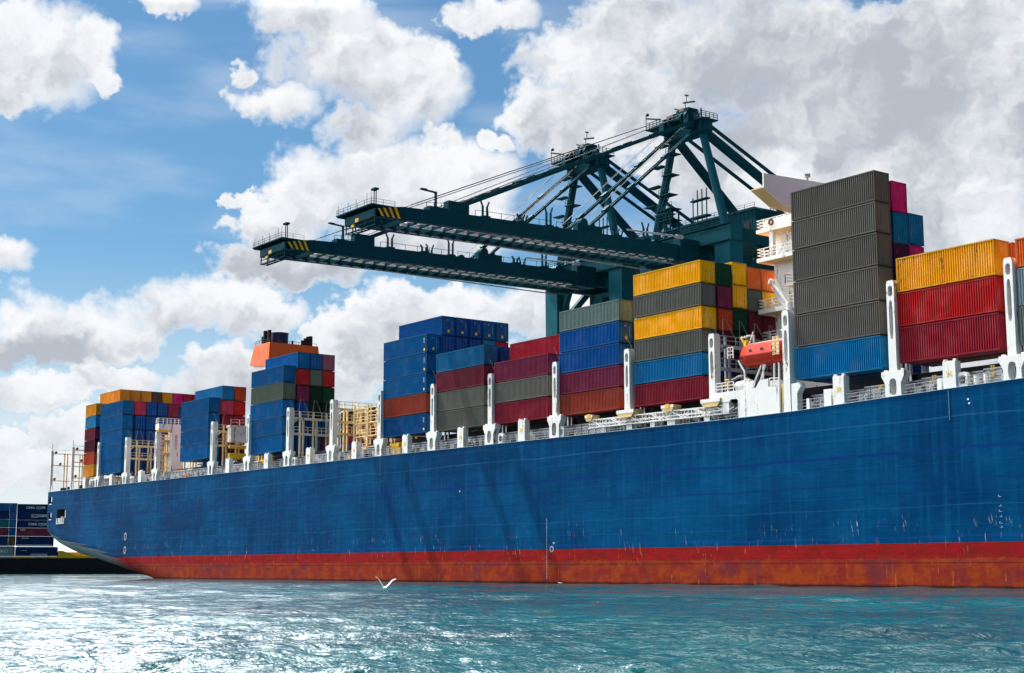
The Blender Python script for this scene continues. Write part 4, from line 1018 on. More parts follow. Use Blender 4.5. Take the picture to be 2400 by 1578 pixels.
# stern bay, twenty-foot column and the high row behind
G = 'containers stacked on the ship'
stack(-330.3, -323.9, 0, lv(22.3, 2.73, 6), ['amber', 'orange red', 'dark maroon', 'maroon', 'light blue', 'amber'], 'in the short column nearest the stern rail', G, '')
top = ['amber', 'amber', 'amber', 'brown', 'amber', 'magenta', 'crimson', 'crimson']
nth = ['first', 'second', 'third', 'fourth', 'fifth', 'sixth', 'seventh', 'eighth']
for k, c in enumerate(top):
    container(-335.9, -323.7, rowy(k + 2), 39.05, 3.15, c, f'{c} container, {nth[k]} from the left in the high row at the stern', False, G)
    container(-335.9, -323.7, rowy(k + 2), 35.9, 3.15, 'rust red' if k % 2 == 0 else 'deep blue', f'container under the {nth[k]} one of the high stern row', False, G)
AZ = lv(22.3, 3.13, 5)
stack(-321.0, -308.2, 0, AZ, ['blue'] * 5, 'of the leftmost long blue outer stack', G)
stack(-321.0, -308.2, 1, AZ, ['navy', 'navy', 'navy', 'navy', 'pink red'], 'of the end row right behind the leftmost blue stack', G)
stack(-321.0, -308.2, 2, AZ, ['navy', 'navy', 'navy', 'navy', 'navy'], 'of the third row behind the leftmost blue stack', G)
stack(-321.0, -308.2, 3, AZ, ['navy', 'navy', 'navy', 'navy', 'navy'], 'of the fourth row, left of the white vent tower', G)
stack(-321.0, -308.2, 4, AZ, ['navy', 'dark maroon', 'navy', 'navy', 'maroon'], 'of the fifth row, beside the white vent tower', G)
BZ = lv(22.75, 2.96, 4)
stack(-277.5, -264.9, 0, BZ, ['blue'] * 4, 'of the outer blue stack right of the vent tower', G)
container(-272.0, -264.9, 3.0, 19.7, 2.9, 'deep blue', 'blue container low on deck under the stack right of the vent tower', False, G)
stack(-277.5, -264.9, 1, lv(22.75, 2.86, 5), ['dark maroon', 'crimson', 'wine red', 'pink red', 'teal blue'], 'of the row beside the blue stack left of the funnel', G, '')
stack(-277.5, -264.9, 2, lv(22.75, 2.86, 5), ['dark maroon', 'crimson', 'crimson', 'red', 'orange red'], 'of the row nearest the funnel, left of it', G, '')
CZ = lv(22.2, 3.06, 5); C6 = lv(22.2, 2.98, 6)
stack(-247.0, -234.5, 0, CZ, ['blue', 'blue', 'blue', 'green grey', 'blue'], 'of the outer stack in front of the orange funnel', G)
stack(-247.0, -234.5, 1, C6, ['navy', 'navy', 'navy', 'plum', 'red', 'blue'], 'of the first end row in front of the funnel', G)
stack(-247.0, -234.5, 2, C6, ['deep blue', 'navy', 'black green', 'black green', 'green grey', 'royal blue'], 'of the second end row in front of the funnel', G)
stack(-247.0, -234.5, 3, C6, ['dark maroon', 'deep blue', 'black green', 'dark green', 'red', 'mauve'], 'of the outermost right end row before the funnel', G, '')
for k, (c, z) in enumerate((('black green', 25.9), ('dark maroon', 23.0), ('navy', 20.1))):
    container(-226.6, -214.6, 7.9, z, 2.9, c, f'{c} container in the low stack behind the cream access frames, {["top", "middle", "bottom"][k]}', False, G)
DZ = lv(22.1, 3.03, 5)
stack(-200.7, -188.3, 0, DZ, ['deep blue', 'rust red', 'blue', 'blue', 'blue'], 'of the outer stack just right of the open gap', G)
ends = [['navy', 'navy'], ['navy', 'navy'], ['navy', 'navy'], ['teal blue', 'bright blue'], ['crimson', 'deep blue']]
D5 = ['navy', 'navy', 'navy', 'teal blue', 'crimson']; D6 = ['deep blue', 'navy', 'navy', 'deep blue', 'deep blue']
for k in range(5):
    _r = container(-200.7, -188.3, rowy(k + 1), 37.22, 3.05, D6[k], f'{D6[k]} container, {nth[k]} from the left in the raised blue top row', True, G); marks(_r, 12.4, 3.05, False)
    container(-200.7, -188.3, rowy(k + 1), 34.17, 3.05, D5[k], f'{D5[k]} container, directly below the {nth[k]} of the raised blue top row', True, G)
    container(-200.7, -188.3, rowy(k + 1), 31.12, 3.05, 'navy', f'navy container two below the {nth[k]} one of the raised blue top row', True, G)
stack(-185.5, -173.1, 0, lv(21.95, 2.93, 4), ['dark grey', 'dark grey', 'maroon', 'teal blue'], 'of the four-high outer stack with two grey ones below', G)
stack(-185.5, -173.1, 1, lv(21.95, 2.93, 4), ['dark grey', 'navy', 'plum', 'navy'], 'of the row behind the stack with two grey ones below', G)
stack(-170.6, -158.2, 0, lv(21.85, 2.96, 3), ['wine red', 'dark grey', 'plum'], 'of the three-high outer stack', G, '')
stack(-170.6, -158.2, 1, lv(21.85, 2.96, 4), ['dark grey', 'wine red', 'dark maroon', 'crimson'], 'of the row peeping over the three-high stack', G, '')
stack(-155.6, -143.4, 0, lv(21.82, 2.83, 5), ['rust red', 'plum', 'royal blue', 'royal blue', 'pale green grey'], 'of the outer stack topped by a pale one', G)
stack(-155.6, -143.4, 1, lv(21.82, 2.83, 4), ['navy', 'plum', 'navy', 'royal blue'], 'of the row behind the stack topped by a pale one', G)
HZ = lv(21.72, 2.805, 6)
stack(-140.4, -128.2, 0, HZ, ['wine red', 'bright blue', 'dark grey', 'yellow', 'dark grey', 'yellow'], 'of the yellow-topped outer stack left of the lifeboat', G, '')
stack(-140.4, -128.2, 1, HZ, ['dark maroon', 'navy', 'dark maroon', 'orange red', 'plum', 'dark green'], 'of the end row right of the yellow-topped stack', G, '')
stack(-140.4, -128.2, 2, lv(21.72, 2.87, 6), ['navy', 'dark maroon', 'black green', 'dark green', 'yellow', 'yellow'], 'of the second end row right of the yellow-topped stack', G, '')
stack(-140.4, -128.2, 3, lv(21.72, 2.82, 6), ['navy', 'dark green', 'dark maroon', 'dark maroon', 'green grey', 'orange'], 'of the third end row, above the lifeboat', G, '')
stack(-140.4, -128.2, 4, lv(21.72, 2.82, 6), ['navy', 'dark maroon', 'dark maroon', 'dark maroon', 'yellow', 'orange'], 'of the end row touching the white superstructure', G, '')
IZ = [22.35, 26.0, 29.65, 33.4, 37.0, 40.35, 43.75]
stack(-113.35, -101.4, 0, IZ, ['bright blue', 'charcoal', 'charcoal', 'charcoal', 'charcoal', 'charcoal'], 'of the tall grey stack beside the bridge', G, '')
stack(-113.35, -101.4, 1, lv(22.35, 3.45, 6), ['navy', 'purple', 'purple', 'purple', 'bright blue', 'magenta'], 'of the row behind the tall grey stack', G, '')
stack(-113.35, -101.4, 2, lv(22.35, 3.5, 5), ['navy', 'purple', 'charcoal', 'magenta', 'bright blue'], 'of the third row behind the tall grey stack', G, '')
JZ = [22.65, 26.4, 30.0, 33.7]
stack(-98.95, -87.0, 0, JZ, ['crimson', 'red', 'golden yellow'], 'of the red and yellow outer stack near the right edge', G, '')
stack(-98.95, -87.0, 1, JZ, ['dark maroon', 'red', 'orange'], 'of the row behind the red and yellow stack', G, '')
stack(-84.6, -72.5, 0, [22.75, 26.55, 30.3, 33.2], ['grey', 'pale blue grey', 'orange'], 'of the stack cut off at the right edge', G, '')

# ------------------------------------------------------------------ ship-to-shore cranes
SEA = 57.0


def build_crane(xc, label):
    root = thing('gantry_crane', label, 'crane', (xc, SEA, 4.2), 'dockside gantry cranes behind the ship')
    X = lambda dx: xc + dx
    # boom: two box girders with cross ties, rails and festoon pipes below
    side = [(-10.0, 53.55), (-6.2, 53.65), (52.0, 54.65), (52.0, 57.05), (8.0, 56.15), (0.5, 55.85), (-5.4, 55.6), (-7.2, 55.3), (-10.0, 54.75)]
    p = MB()
    for a, c in ((3.2, 4.2), (-4.6, -3.6)): p.prism(side, 'x', X(a), X(c))
    p.box(X(-4.6), X(4.2), -10.35, -9.4, 53.5, 54.7)
    p.box(X(-3.6), X(3.2), -9.0, -8.2, 54.4, 54.9)
    boom = p.build('boom', GREEN, root)
    p = MB()
    for s in (2.8, -4.0): p.box(X(s) - .12, X(s) + 1.32, -6.2, 52, 53.52, 53.62) if False else None
    y = -4.5; k = 0
    while y < 51:
        zb = 53.65 + (y + 6.2) / 58.2
        p.box(X(-3.6), X(3.2), y - .13, y + .13, zb - .14, zb + .52); y += 2.22; k += 1
    p.build('cross_tie', GREEN, boom)
    for dx, r_, dz in ((2.5, .20, .22), (.5, .32, .24)):
        q = MB(); q.tube((X(dx), -3.5, 53.7 + dz), (X(dx), 51.5, 54.66 + dz), r_, 10); q.build('festoon_pipe', PINKPIPE, boom)
    for a, c in ((3.06, 3.2), (-3.6, -3.46)): MB().box(X(a), X(c), -6, 52, 53.75, 53.95).build('trolley_rail', STEEL, boom)
    # hazard bars at the tip, on the face and the end
    for m_, off, mat in ((0, 0, YELLOW), (1, .45, BLACK)):
        xx = X(4.2) + .012
        for k in range(4):
            q = MB()
            ya = -9.85 + k * .95 + off
            zt = float(np.interp(ya, [-10, -7.2, -5.4], [54.75, 55.3, 55.6])) - .02
            q.add([(xx, ya + .75, 53.68), (xx, ya + 1.2, 53.68), (xx, ya + .45, zt), (xx, ya, zt), (xx - .02, ya + .75, 53.68), (xx - .02, ya + 1.2, 53.68), (xx - .02, ya + .45, zt), (xx - .02, ya, zt)], [(0, 1, 2, 3), (7, 6, 5, 4), (0, 4, 5, 1), (1, 5, 6, 2), (2, 6, 7, 3), (3, 7, 4, 0)])
            q.build('hazard_bar', mat, boom)
    for bx in ((-1.4, -.4, -10.39, -10.36, 53.52, 54.1), (-3, -2.1, -10.2, -9.9, 52.9, 53.49)): MB().box(X(bx[0]), X(bx[1]), *bx[2:]).build('yellow_buffer', YELLOW, boom)
    # tip platform on top and ladder-like basket below
    q = MB(); q.prism([(-6.4, -10.9), (4.1, -10.9), (4.1, -6.6), (-6.4, -6.6)], 'z', 55.25, 55.42)
    for k in range(9): q.box(X(0) * 0 + -6.2 + k * 1.25, -6.05 + k * 1.25, -10.8, -6.7, 55.05, 55.25)
    q.v = [(a + xc if abs(a) < 100 else a, b_, c_) for a, b_, c_ in q.v]
    tp = q.build('tip_platform', GREEN, root)
    q = MB(); q.rail([(X(4), -6.7, 55.42), (X(4), -10.8, 55.42), (X(-6.3), -10.8, 55.42), (X(-6.3), -6.7, 55.42)], .8, 2.0, .022, 2)
    for dx in (-6.3, -3.4, -1, 2.2, 3.4): q.tube((X(dx), -10.5, 55.4), (X(dx), -10.5, 57.0 + .3 * (dx > 2)), .035, 5)
    q.build('guard_rail', GREEN, tp)
    q = MB(); q.tube((X(.9), -8.5, 55.4), (X(.9), -8.5, 58.3), .09, 6); q.tube((X(1.5), -8.5, 55.4), (X(1.5), -8.5, 58.3), .09, 6); q.box(X(.6), X(1.8), -8.9, -8.2, 58.3, 58.6); q.build('flood_light', GREEN, tp)
    q = MB()
    for yy in (-10.3, -9.1): q.beam((X(-4.4), yy, 52.25), (X(4.4), yy, 52.25), .16)
    for k in range(9): q.box(X(-4.3 + k * 1.05), X(-4.1 + k * 1.05), -10.3, -9.1, 52.2, 52.34)
    for dx in (-4.3, -1.5, 1.4, 4.2): q.box(X(dx), X(dx) + .14, -10.35, -10.2, 52.2, 53.6); q.box(X(dx), X(dx) + .14, -9.2, -9.05, 52.2, 53.6)
    q.beam((X(-4.4), -10.3, 52.9), (X(4.4), -10.3, 52.9), .1); q.build('service_basket', GREEN, root)
    # lamp gallows and boom-top fittings
    q = MB(); q.box(X(3.4), X(3.75), .7, 1.0, 55.9, 58.9); q.beam((X(3.6), 1.0, 58.85), (X(3.6), -1.6, 59.0), .3, .22); q.box(X(3.3), X(3.9), -1.9, -.9, 58.95, 59.15); q.build('lamp_gallows', GREEN, root)
    q = MB(); q.box(X(2.4), X(4.1), -.6, 3.0, 55.7, 56.5); q.box(X(2.5), X(4.0), 3.0, 6.8, 56.0, 57.9); q.rail([(X(3.9), -1.0, 55.8), (X(3.9), 3.0, 56.2)], 1.2, 1.5, .03, 2); q.build('stay_lug', GREEN, root)
    MB().box(X(-4.4), X(-2.9), 3.0, 6.8, 55.9, 57.9).build('stay_lug', GREEN, root)
    for (y, hgt) in ((10.2, 2.7), (17.2, 1.5), (22.8, 3.4), (37.0, 1.5), (43.6, 3.2)):
        for dx in (3.4, -3.4):
            q = MB(); z = 56.1 + .022 * (y - 8)
            for s in (-.42, .42):
                q.beam((X(dx), y + s, z - .1), (X(dx), y + s, z + hgt * .72), .26, .3); q.beam((X(dx), y + s, z + hgt * .70), (X(dx), y + s * 1.9, z + hgt), .2, .22)
            q.box(X(dx) - .5, X(dx) + .5, y - .75, y + .75, z - .1, z + .35); q.build('stay_rest', GREEN, root)
    for dx in (3.5, -3.8):
        q = MB(); q.box(X(dx) - .6, X(dx) + .6, 28.3, 33.5, 56.3, 57.8); q.tube((X(dx) - .7, 29.6, 58.0), (X(dx) + .7, 29.6, 58.0), .8, 14); q.tube((X(dx) - .5, 31.6, 57.8), (X(dx) + .5, 31.6, 57.8), .5, 12); q.build('stay_anchor', GREEN, root)
    for a, c in ((24, 44), (8, 23)): MB().rail([(X(3.9), a, 56.1 + .022 * (a - 8)), (X(3.9), c, 56.1 + .022 * (c - 8))], 1.0, 2.4, .03, 1).build('boom_rail', GREEN, root)
    # hinge and fixed girder carrying on over the quay
    for dx in (3.7, -4.1):
        q = MB(); q.box(X(dx) - .9, X(dx) + .9, 50.5, 55.0, 54.2, 58.2); q.tube((X(dx) - 1.0, 52.3, 56.6), (X(dx) + 1.0, 52.3, 56.6), 1.1, 16); q.build('boom_hinge', GREEN, root)
        q = MB(); q.box(X(dx) - .6, X(dx) + .6, 55, 125, 54.7, 57.0); q.build('fixed_girder', GREEN, root)
    y = 56
    while y < 124: MB().box(X(-3.5), X(3.1), y, y + .3, 54.8, 55.3).build('girder_tie', GREEN, root); y += 8
    q = MB(); q.tube((X(4.6), 38.5, 58.0), (X(4.6), 49.5, 58.3), .16, 8); q.tube((X(4.6), 49.5, 58.3), (X(4.6), 51, 58.3), .35, 8); q.build('latch_rod', PALE, root)
    # trolley parked under the fixed girder
    q = MB(); q.box(X(-3.4), X(3.4), 60, 67, 52.6, 54.4); q.box(X(1), X(3.6), 57.5, 60, 50.0, 53.0); q.rail([(X(3.5), 60, 54.4), (X(3.5), 67, 54.4)], 1, 1.8, .03, 2); q.build('trolley', GREEN, root)
    # portal: four legs, cross beams, sill beams
    for sy, nm in ((SEA, 'sea'), (SEA + 30, 'land')):
        for s in (-1, 1):
            q = MB(); q.add([(X(s * 9.7 + a * 1.9), sy + b_ * 1.6, 57.4) for a, b_ in ((-1, -1), (1, -1), (1, 1), (-1, 1))] + [(X(s * 9.9 + a * 1.35), sy + b_ * 1.3, 6.0) for a, b_ in ((-1, -1), (1, -1), (1, 1), (-1, 1))], [(0, 1, 2, 3), (7, 6, 5, 4), (0, 4, 5, 1), (1, 5, 6, 2), (2, 6, 7, 3), (3, 7, 4, 0)])
            q.build('portal_leg', GREEN2, root)
            q = MB()
            for k in range(4): q.box(X(s * 9.9) - 4.5 + k * 2.4, X(s * 9.9) - 2.9 + k * 2.4, sy - .9, sy + .9, 4.2, 6.0)
            q.build('bogie', GREEN, root)
        q = MB(); q.box(X(-11.6), X(11.6), sy - 1.35, sy + 1.35, 57.4, 60.2); q.build('portal_beam', GREEN2, root)
        q = MB(); q.box(X(-11.8), X(11.8), sy - 2.2, sy + 2.2, 57.2, 57.38); q.rail([(X(-11.8), sy - 2.1, 60.2), (X(11.8), sy - 2.1, 60.2)], 1.2, 2.0, .04, 3)
        q.box(X(-11.8), X(11.8), sy - 2.3, sy - 1.4, 60.05, 60.19); q.build('beam_walkway', GREEN, root)
    for s in (-1, 1):
        q = MB(); q.box(X(s * 9.7) - 1.1, X(s * 9.7) + 1.1, SEA + 1.4, SEA + 28.6, 57.6, 60.0); q.beam((X(s * 9.7), SEA + 1.6, 50), (X(s * 9.7), SEA + 9, 57.7), 1.1); q.build('side_beam', GREEN, root)
        q = MB(); q.beam((X(s * 8.2), SEA, 50.5), (X(s * 5.0), SEA, 57.3), 1.0, .9); q.build('haunch_brace', GREEN, root)
    # A-frame: front legs, back legs, tie beam, head works
    for s in (-1, 1):
        q = MB(); q.tube((X(s * 9.2), SEA, 60.0), (X(s * 3.7), SEA, 80.0), .80, 18, .70); q.build('mast_leg', GREEN2 if s > 0 else GREEN, root)
        q = MB(); q.beam((X(s * 3.6), SEA + 1, 79.6), (X(s * 9.0), SEA + 31, 60.2), 1.15, 1.35); q.build('back_leg', GREEN, root)
        q = MB(); q.tube((X(s * 3.6), SEA + 1.6, 81.4), (X(s * 3.9), SEA + 56, 57.2), .36, 10); q.build('back_stay', GREEN, root)
        # forestays with pinned links
        for (ya, za, yb, zb, r_) in ((SEA - 1.2, 81.6, 6.2, 57.7, .30), (SEA - 1.2, 80.0, 31.0, 57.6, .20)):
            q = MB(); A_ = Vector((X(s * 3.5), ya, za)); B_ = Vector((X(s * 3.45), yb, zb))
            q.beam(A_ + Vector((.38, 0, 0)), B_ + Vector((.38, 0, 0)), .18, 2 * r_); q.beam(A_ - Vector((.38, 0, 0)), B_ - Vector((.38, 0, 0)), .18, 2 * r_)
            for f in ((.2, .37, .53, .68, .84) if yb < 10 else (.3, .62, .84)):
                o = A_.lerp(B_, f); d = (B_ - A_).normalized(); q.beam(o - d * .8, o + d * .8, .95, 2 * r_ + .25)
            q.build('fore_stay', GREEN, root)
        q = MB(); q.tube((X(s * 2.2), SEA - 2.5, 83.2), (X(s * 2.6), -3.0, 56.6), .055, 5); q.tube((X(s * 1.5), SEA - 2.5, 82.8), (X(s * 2.0), 6, 58.2), .055, 5); q.build('hoist_rope', ROPE, root)
        q = MB()
        for dx in (2.9, 3.9): q.tube((X(s * dx), SEA - 1.2, 82.6), (X(s * 3.4), 30.0, 58.4), .04, 5)
        q.build('luffing_rope', ROPE, root)
    q = MB(); q.box(X(-4.8), X(4.8), SEA - 1.4, SEA + 1.5, 79.2, 81.4); q.box(X(-3.6), X(-2.4), SEA - 3.6, SEA + 1, 80.0, 82.4); q.box(X(2.4), X(3.6), SEA - 3.2, SEA + 1, 80.0, 82.4); q.tube((X(4.75), SEA, 79.6), (X(4.75), SEA, 82.0), .8, 12); q.build('mast_head', GREEN, root)
    q = MB()
    for dx in (-2.8, -1.6, 1.6, 2.8): q.tube((X(dx) - .25, SEA - 2.4, 82.3), (X(dx) + .25, SEA - 2.4, 82.3), 1.0, 18)
    q.box(X(-2.4), X(2.6), SEA - 2.6, SEA + .6, 82.3, 83.7); q.box(X(-1.2), X(2.0), SEA - 1.6, SEA + .8, 83.7, 84.6); q.build('sheave_block', GREEN, root)
    q = MB(); q.box(X(-2.6), X(-.9), SEA - 2.7, SEA - 2.62, 82.9, 83.6); q.box(X(-.2), X(.9), SEA - 1.75, SEA - 1.62, 84.1, 84.7); q.build('sheave_guard', paint('dull_tan', (.22, .15, .09), .6, .4), root)
    q = MB()
    q.box(X(-8.4), X(-3.6), SEA - 2.6, SEA - .4, 82.3, 82.5); q.rail([(X(-8.3), SEA - 2.5, 82.5), (X(-4.6), SEA - 2.5, 82.5)], 1.2, .9, .05, 3); q.beam((X(-8.3), SEA - 2.5, 84.8), (X(-4.4), SEA - 2.5, 83.6), .28)
    q.tube((X(-8.3), SEA - 2.5, 82.3), (X(-8.3), SEA - 2.5, 85.4), .07, 6); q.tube((X(-8.0), SEA - 2.5, 85.4), (X(-8.0), SEA - 2.3, 85.6), .3, 10); q.beam((X(-6.2), SEA - 1.4, 82.2), (X(-3.6), SEA - .6, 79.8), .3)
    q.build('head_platform', GREEN, root)
    q = MB(); q.box(X(3.4), X(6.0), SEA - 2.2, SEA + 1.8, 81.4, 81.6); q.rail([(X(3.4), SEA - 2.1, 81.6), (X(5.9), SEA - 2.1, 81.6), (X(5.9), SEA + 1.7, 81.6)], 1.2, .9, .04, 3); q.tube((X(4.6), SEA - 1, 81.6), (X(4.6), SEA - 1, 83.8), .14, 6); q.tube((X(3.6), SEA - 1, 81.6), (X(3.6), SEA - 1, 83.2), .06, 6); q.build('head_platform', GREEN, root)
    q = MB(); q.tube((X(.2), SEA - .6, 84.6), (X(.2), SEA - .6, 86.2), .08, 6); q.beam((X(-.3), SEA - .6, 86.2), (X(2.6), SEA - .6, 85.7), .28); q.tube((X(.5), SEA - .6, 86.1), (X(.5), SEA - .6, 87.5), .06, 6); q.beam((X(.2), SEA - .6, 87.6), (X(.9), SEA - .6, 87.3), .3); q.beam((X(-2.6), SEA - .6, 85.6), (X(-.8), SEA - .6, 84.8), .25); q.build('davit', GREEN, root)
    # stair runs up the far leg
    for k, (z, dx) in enumerate(((65.3, -8.0), (69.0, -6.9), (72.8, -5.9), (76.8, -4.9))):
        q = MB(); x0 = X(dx) + .4
        q.box(x0, x0 + 3.6 - .5 * k, SEA - 1.5, SEA + .6, z - .12, z + .05); q.rail([(x0 + .2, SEA - 1.45, z), (x0 + 3.5 - .5 * k, SEA - 1.45, z)], 1.1, .9, .035, 2)
        if k < 3:
            for yy in (-1.3, -.5): q.beam((x0 + 3.1 - .5 * k, SEA + yy, z + 3.55), (x0 + .9, SEA + yy, z), .12, .2)
            for i in range(9): f = i / 9; q.box(x0 + .9 + f * (2.2 - .5 * k) - .1, x0 + .9 + f * (2.2 - .5 * k) + .1, SEA - 1.3, SEA - .5, z + 3.55 * f, z + 3.55 * f + .07)
        q.build('mast_stair', GREEN, root)
        MB().box(X(dx) - 2.9, X(dx) - .1, SEA - 1, SEA + .5, z + 2.2, z + 2.4).build('mast_landing', GREEN, root)
    q = MB(); x0 = X(-6.8)
    for dx in (0, 1.6, 3.2): q.beam((x0 + dx, SEA - 1.2, 60.2), (x0 + dx, SEA - 1.2, 66.4), .22); q.beam((x0 + dx, SEA + .8, 60.2), (x0 + dx, SEA + .8, 66.4), .22)
    for z in (61.6, 63.8, 66.0): q.box(x0 - .3, x0 + 3.9, SEA - 1.5, SEA + 1, z, z + .14); q.rail([(x0 - .3, SEA - 1.45, z + .1), (x0 + 3.9, SEA - 1.45, z + .1)], 1.1, .9, .035, 2)
    for z in (60.3, 61.8, 64.0): q.beam((x0, SEA - 1.2, z), (x0 + 3.2, SEA - 1.2, z + 2.0), .12); q.beam((x0 + 3.2, SEA - 1.2, z), (x0, SEA - 1.2, z + 2.0), .12)
    q.build('stair_tower', GREEN, root)
    q = MB(); q.tube((X(-9.0), SEA - 2.6, 59.2), (X(-5.8), SEA - 2.6, 59.2), 1.05, 16); q.box(X(-9.6), X(-5.4), SEA - 3.4, SEA - 1.4, 56.8, 58.6); q.build('winch', PALE if False else GREEN2, root)
    # machinery house, with roof, ladder, vents and walkway
    q = MB(); q.box(X(-11.2), X(9.4), 64, 86, 58.6, 64.5); hs = q.build('machinery_house', GREEN, root)
    q = MB(); q.prism([(X(-11.4), 64.5), (X(9.6), 64.5), (X(9.2), 64.95), (X(-11.0), 64.95)], 'y', 63.8, 86.2); q.build('roof', GREEN, hs)
    q = MB(); q.box(X(6.6), X(8.0), 63.95, 64.0, 59.6, 62.4); q.build('door', BLACK, hs)
    q = MB()
    for k in range(21): q.box(X(9.4), X(9.44), 64.2 + k * 1.04, 64.28 + k * 1.04, 58.8, 64.4); q.box(X(-11 + k * .98), X(-10.93 + k * .98), 63.96, 64.0, 58.8, 64.4)
    q.build('cladding_ribs', GREEN, hs)
    q = MB(); q.box(X(-11.4), X(10.6), 62.6, 64, 58.3, 58.5); q.rail([(X(-11.4), 62.7, 58.5), (X(10.5), 62.7, 58.5), (X(10.5), 86, 58.5)], 1.2, 2, .04, 3); q.box(X(9.4), X(10.6), 64, 86, 58.3, 58.5); q.rail([(X(-11), 64.1, 64.95), (X(9.2), 64.1, 64.95)], .9, 2.6, .03, 2); q.build('house_walkway', GREEN, hs)
    q = MB(); x0 = X(-7.0)
    for dx in (0, 1.2, 2.4, 3.6): q.beam((x0 + dx, 64.6, 64.9), (x0 + dx, 64.6, 71.5 if dx else 70.2), .16)
    q.box(x0 - .4, x0 + 4.0, 64.2, 65.2, 69.3, 69.55); q.box(x0 - .4, x0 + 4.0, 64.2, 65.4, 65.9, 66.2); q.build('antenna_frame', GREEN, hs)
    q = MB(); q.beam((X(10.2), 67, 58.5), (X(10.2), 67, 65), .1); q.beam((X(10.2), 67.7, 58.5), (X(10.2), 67.7, 65), .1)
    for k in range(16): q.box(X(10.17), X(10.23), 67, 67.7, 58.8 + k * .4, 58.86 + k * .4)
    q.build('house_ladder', GREEN, hs)
    for bx in ((9.4, 9.9, 72, 73.4, 59.4, 59.7), (9.4, 9.7, 76.5, 78.0, 60.6, 60.9)): MB().box(X(bx[0]), X(bx[1]), *bx[2:]).build('wall_lamp', PALE, hs)
    # the upper works are a little squatter than drawn
    for o in root.children_recursive:
        for v in o.data.vertices:
            z = v.co.z + 4.2
            if z > 62: v.co.z = 62 + (z - 62) * 0.935 - 4.2
    return root


build_crane(-190.0, 'dark green gantry crane, the taller-looking one, whose legs rise behind the yellow-topped stack')
build_crane(-218.3, 'dark green gantry crane with the lower boom, farther from the white bridge')

